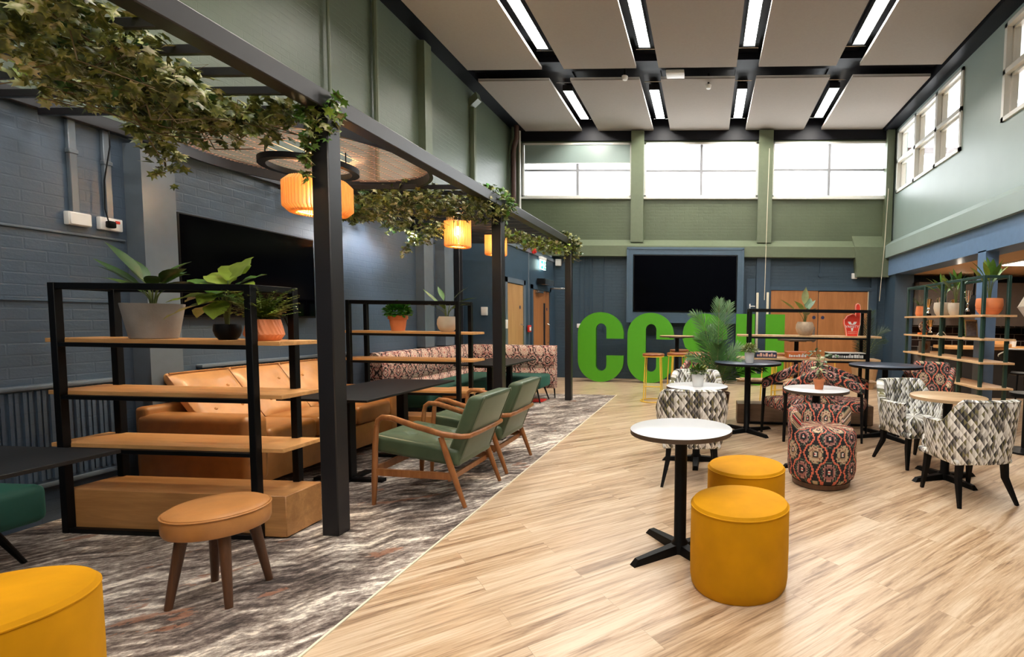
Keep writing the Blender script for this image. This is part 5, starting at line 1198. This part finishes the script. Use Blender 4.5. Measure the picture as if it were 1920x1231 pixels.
def trophy(x, y, z, h, label, mats=('silver', 'gold')):
    t = thing('trophy', label, 'trophy', (x, y, z), 0, 'trophies on the green shelf')
    MB().rbox(-.035, .035, -.035, .035, 0, h*.15, .003, 1).build('base', 'black', t)
    MB().lathe([(.028, h*.15), (.03, h*.2), (.010, h*.3), (.02, h*.42), (.01, h*.5), (0, h*.5)], n=18).build('stem', mats[0], t)
    MB().lathe([(.010, h*.5), (.03, h*.62), (.036, h*.8), (.045, h), (.04, h), (.03, h*.8), (0, h*.62)], n=18).build('cup', mats[1], t)
    for s in (-1, 1): MB().tube([(s*.035, 0, h*.95), (s*.065, 0, h*.9), (s*.06, 0, h*.75), (s*.033, 0, h*.7)], .004, 5).build('handle', mats[0], t)
trophy(3.55, 8.34, ZR, .27, 'gold and silver trophy beside the small orange pot plant'); trophy(3.66, 8.18, ZR, .29, 'silver trophy just left of the larger beige pot', ('silver', 'silver'))
trophy(3.66, 7.72, ZR, .24, 'gold topped trophy between the two beige pots'); trophy(3.60, 7.22, ZR, .34, 'tall silver trophy between dark leafy plant and orange bowl', ('silver', 'silver'))
trophy(3.55, 8.24, 1.23, .24, 'gold trophy on the second green shelf board beside the plaque')
t = thing('plaque', 'round patterned plaque with orange foot on second green shelf board', 'ornament', (3.55, 8.46, 1.23))
MB().lathe([(0, 0), (.09, 0), (.09, .02), (0, .02)], (0, 0, .13), 24, Matrix.Rotation(PI/2, 3, 'X')).build('disc', 'kilim_flat', t); MB().rbox(-.09, .09, -.05, .05, 0, .035, .01, 2).build('foot', 'orange_rim', t)
t = thing('photo_frame', 'silver framed monochrome photograph leaning on the second green shelf board', 'picture frame', (3.60, 7.08, 1.23), 0)
tl = lambda v: Vector((v.x, v.y+v.z*.18, v.z)); MB().rbox(-.085, .085, -.01, .01, 0, .24, .003, 1, tl).build('frame', 'chrome', t); MB().rbox(-.065, .065, -.013, -.009, .02, .22, .001, 1, tl).build('photograph', 'photo_grey', t); MB().tube([(0, .05, .2), (0, .12, 0)], .006, 5).build('prop', 'black', t)
t = thing('headset', 'white curved band lying on the second green shelf board', 'ornament', (3.55, 7.85, 1.23)); MB().tube([(-.07+.14*k/10, 0, .006+.06*math.sin(PI*k/10)) for k in range(11)], .006, 6).build('band', 'white', t)
t = thing('framed_badge', 'dark framed badge on the third green shelf board', 'ornament', (3.56, 8.45, .935)); MB().rbox(-.09, .09, -.01, .01, 0, .19, .004, 1).build('frame', 'grey_bar', t); MB().ell((0, -.012, .10), .05, .004, .06).build('badge', 'walnut', t)

# ---- ivy garlands on the pergola
IVY = [(0, 1.0), (.16, .52), (.55, .62), (.36, .24), (.62, -.12), (.26, -.10), (0, -.32), (-.26, -.10), (-.62, -.12), (-.36, .24), (-.55, .62), (-.16, .52)]
def ivy_leaf(b, p, d, up, s, r):
    d = d.normalized(); x = d.cross(up); x = x.normalized() if x.length > .05 else Vector((1, 0, 0)); n = x.cross(d)
    k = r.uniform(.1, .45); vs = [p+n*s*.05]
    for a, c in IVY: vs.append(p+x*(a*s*.62)+d*(c*s*.62)+n*(-k*abs(a)*s*.5-k*.5*max(0, c)**2*s*.6))
    b.add(vs, [(0, i+1, (i+1) % 12+1) for i in range(12)])
def garland(label, path, n, s, seed, droop=.1, mats=('ivy', 'ivy', 'leaf_dark'), extra=()):
    r = random.Random(seed); t = thing('ivy_garland', label, 'ivy', (0, 0, 0)); bs = [MB() for _ in range(3)]; stem = MB()
    pts = [Vector(p[:3]) for p in path]; rad = [p[3] for p in path]
    seg = [(pts[i+1]-pts[i]).length*(rad[i]+rad[i+1]+.05) for i in range(len(pts)-1)]; tot = sum(seg)
    for k in range(n):
        q = r.uniform(0, tot); i = 0
        while q > seg[i]: q -= seg[i]; i += 1
        f = q/seg[i]; c = pts[i].lerp(pts[i+1], f); R = rad[i]*(1-f)+rad[i+1]*f
        th = r.uniform(0, 2*PI); ro = R*math.sqrt(r.random()); a = (pts[i+1]-pts[i]).normalized(); u = a.cross(Vector((0, 0, 1))); u = u.normalized() if u.length > .2 else Vector((1, 0, 0)); v = u.cross(a)
        p = c+u*math.cos(th)*ro+v*math.sin(th)*ro*.62-Vector((0, 0, droop*r.random()**2))
        d = Vector((r.gauss(0, 1), r.gauss(0, 1), r.gauss(-.45, .7))); up = Vector((r.gauss(0, .6), r.gauss(-.2, .6), 1))
        ivy_leaf(bs[(k*7 % 10 > 6)+(k*3 % 11 > 8)], p, d, up, s*r.uniform(.65, 1.25), r)
    for k in range(max(3, n//60)):
        i = r.randrange(len(pts)-1); p0 = pts[i].lerp(pts[i+1], r.random()); R = rad[i]; pp = [p0+Vector((r.uniform(-R, R), r.uniform(-R, R), r.uniform(-R, .3*R))) for _ in range(4)]; stem.tube(pp, .003, 4)
    stem.tube(pts, .006, 5)
    for b, m in zip(bs, mats):
        if b.v: b.build('ivy_leaves', m, t, smooth=80)
    stem.build('vine_stem', 'stem', t); return t
garland('large ivy mass trailing over the pergola slats at the upper left', [(-2.75, 1.85, 2.72, .26), (-2.80, 2.10, 2.66, .30), (-2.85, 2.35, 2.62, .30), (-2.90, 2.60, 2.60, .27), (-3.0, 2.85, 2.58, .20), (-2.75, 2.95, 2.60, .15), (-2.5, 2.98, 2.64, .10)], 1500, .088, 41)
garland('ivy strand hanging down from the upper left mass before the wall', [(-3.20, 2.70, 2.60, .16), (-3.30, 2.95, 2.54, .13), (-3.45, 3.10, 2.46, .10), (-3.55, 3.20, 2.36, .07)], 220, .082, 42)
garland('pale ivy sprig reaching left over the near slats', [(-2.95, 2.2, 2.64, .18), (-3.2, 2.42, 2.60, .16), (-3.35, 2.55, 2.56, .10)], 190, .085, 49, mats=('ivy', 'leaf_pale', 'leaf_lime'))
garland('ivy wrapped around the head of the big nearest post', [(-2.50, 3.0, 2.72, .08), (-2.34, 3.05, 2.72, .11), (-2.30, 3.10, 2.68, .12), (-2.36, 2.99, 2.60, .09), (-2.40, 2.98, 2.42, .05), (-2.41, 2.97, 2.28, .03)], 230, .078, 43, mats=('ivy', 'leaf_mid', 'leaf_lime'))
garland('dense ivy crossing the pergola to the second post', [(-4.05, 5.6, 2.60, .12), (-3.75, 5.35, 2.60, .20), (-3.35, 5.15, 2.60, .24), (-2.95, 5.05, 2.62, .26), (-2.60, 5.20, 2.62, .24), (-2.45, 5.45, 2.64, .22), (-2.37, 5.68, 2.62, .16)], 1250, .085, 44)
garland('ivy clump round the head of the second post', [(-2.38, 5.35, 2.80, .10), (-2.34, 5.65, 2.78, .14), (-2.33, 5.95, 2.74, .12), (-2.36, 5.62, 2.6, .13)], 330, .08, 45, mats=('leaf_mid', 'ivy', 'leaf_box'))
garland('ivy hanging round the black spotlight by the left wall', [(-4.0, 6.1, 2.60, .16), (-3.75, 6.35, 2.56, .18), (-3.5, 6.6, 2.6, .16), (-3.72, 6.3, 2.40, .08), (-3.80, 6.2, 2.22, .06)], 330, .085, 46)
garland('ivy trailing along the beam between second and third posts', [(-2.75, 6.7, 2.56, .12), (-2.60, 7.2, 2.56, .14), (-2.50, 7.7, 2.56, .15), (-2.42, 8.2, 2.60, .15), (-2.36, 8.55, 2.62, .15)], 560, .085, 47, mats=('ivy', 'leaf_lime', 'leaf_mid'))
garland('round ivy clump on the head of the third post', [(-2.38, 8.35, 2.80, .12), (-2.34, 8.62, 2.78, .18), (-2.30, 8.75, 2.62, .17), (-2.36, 8.64, 2.45, .08)], 420, .085, 48)
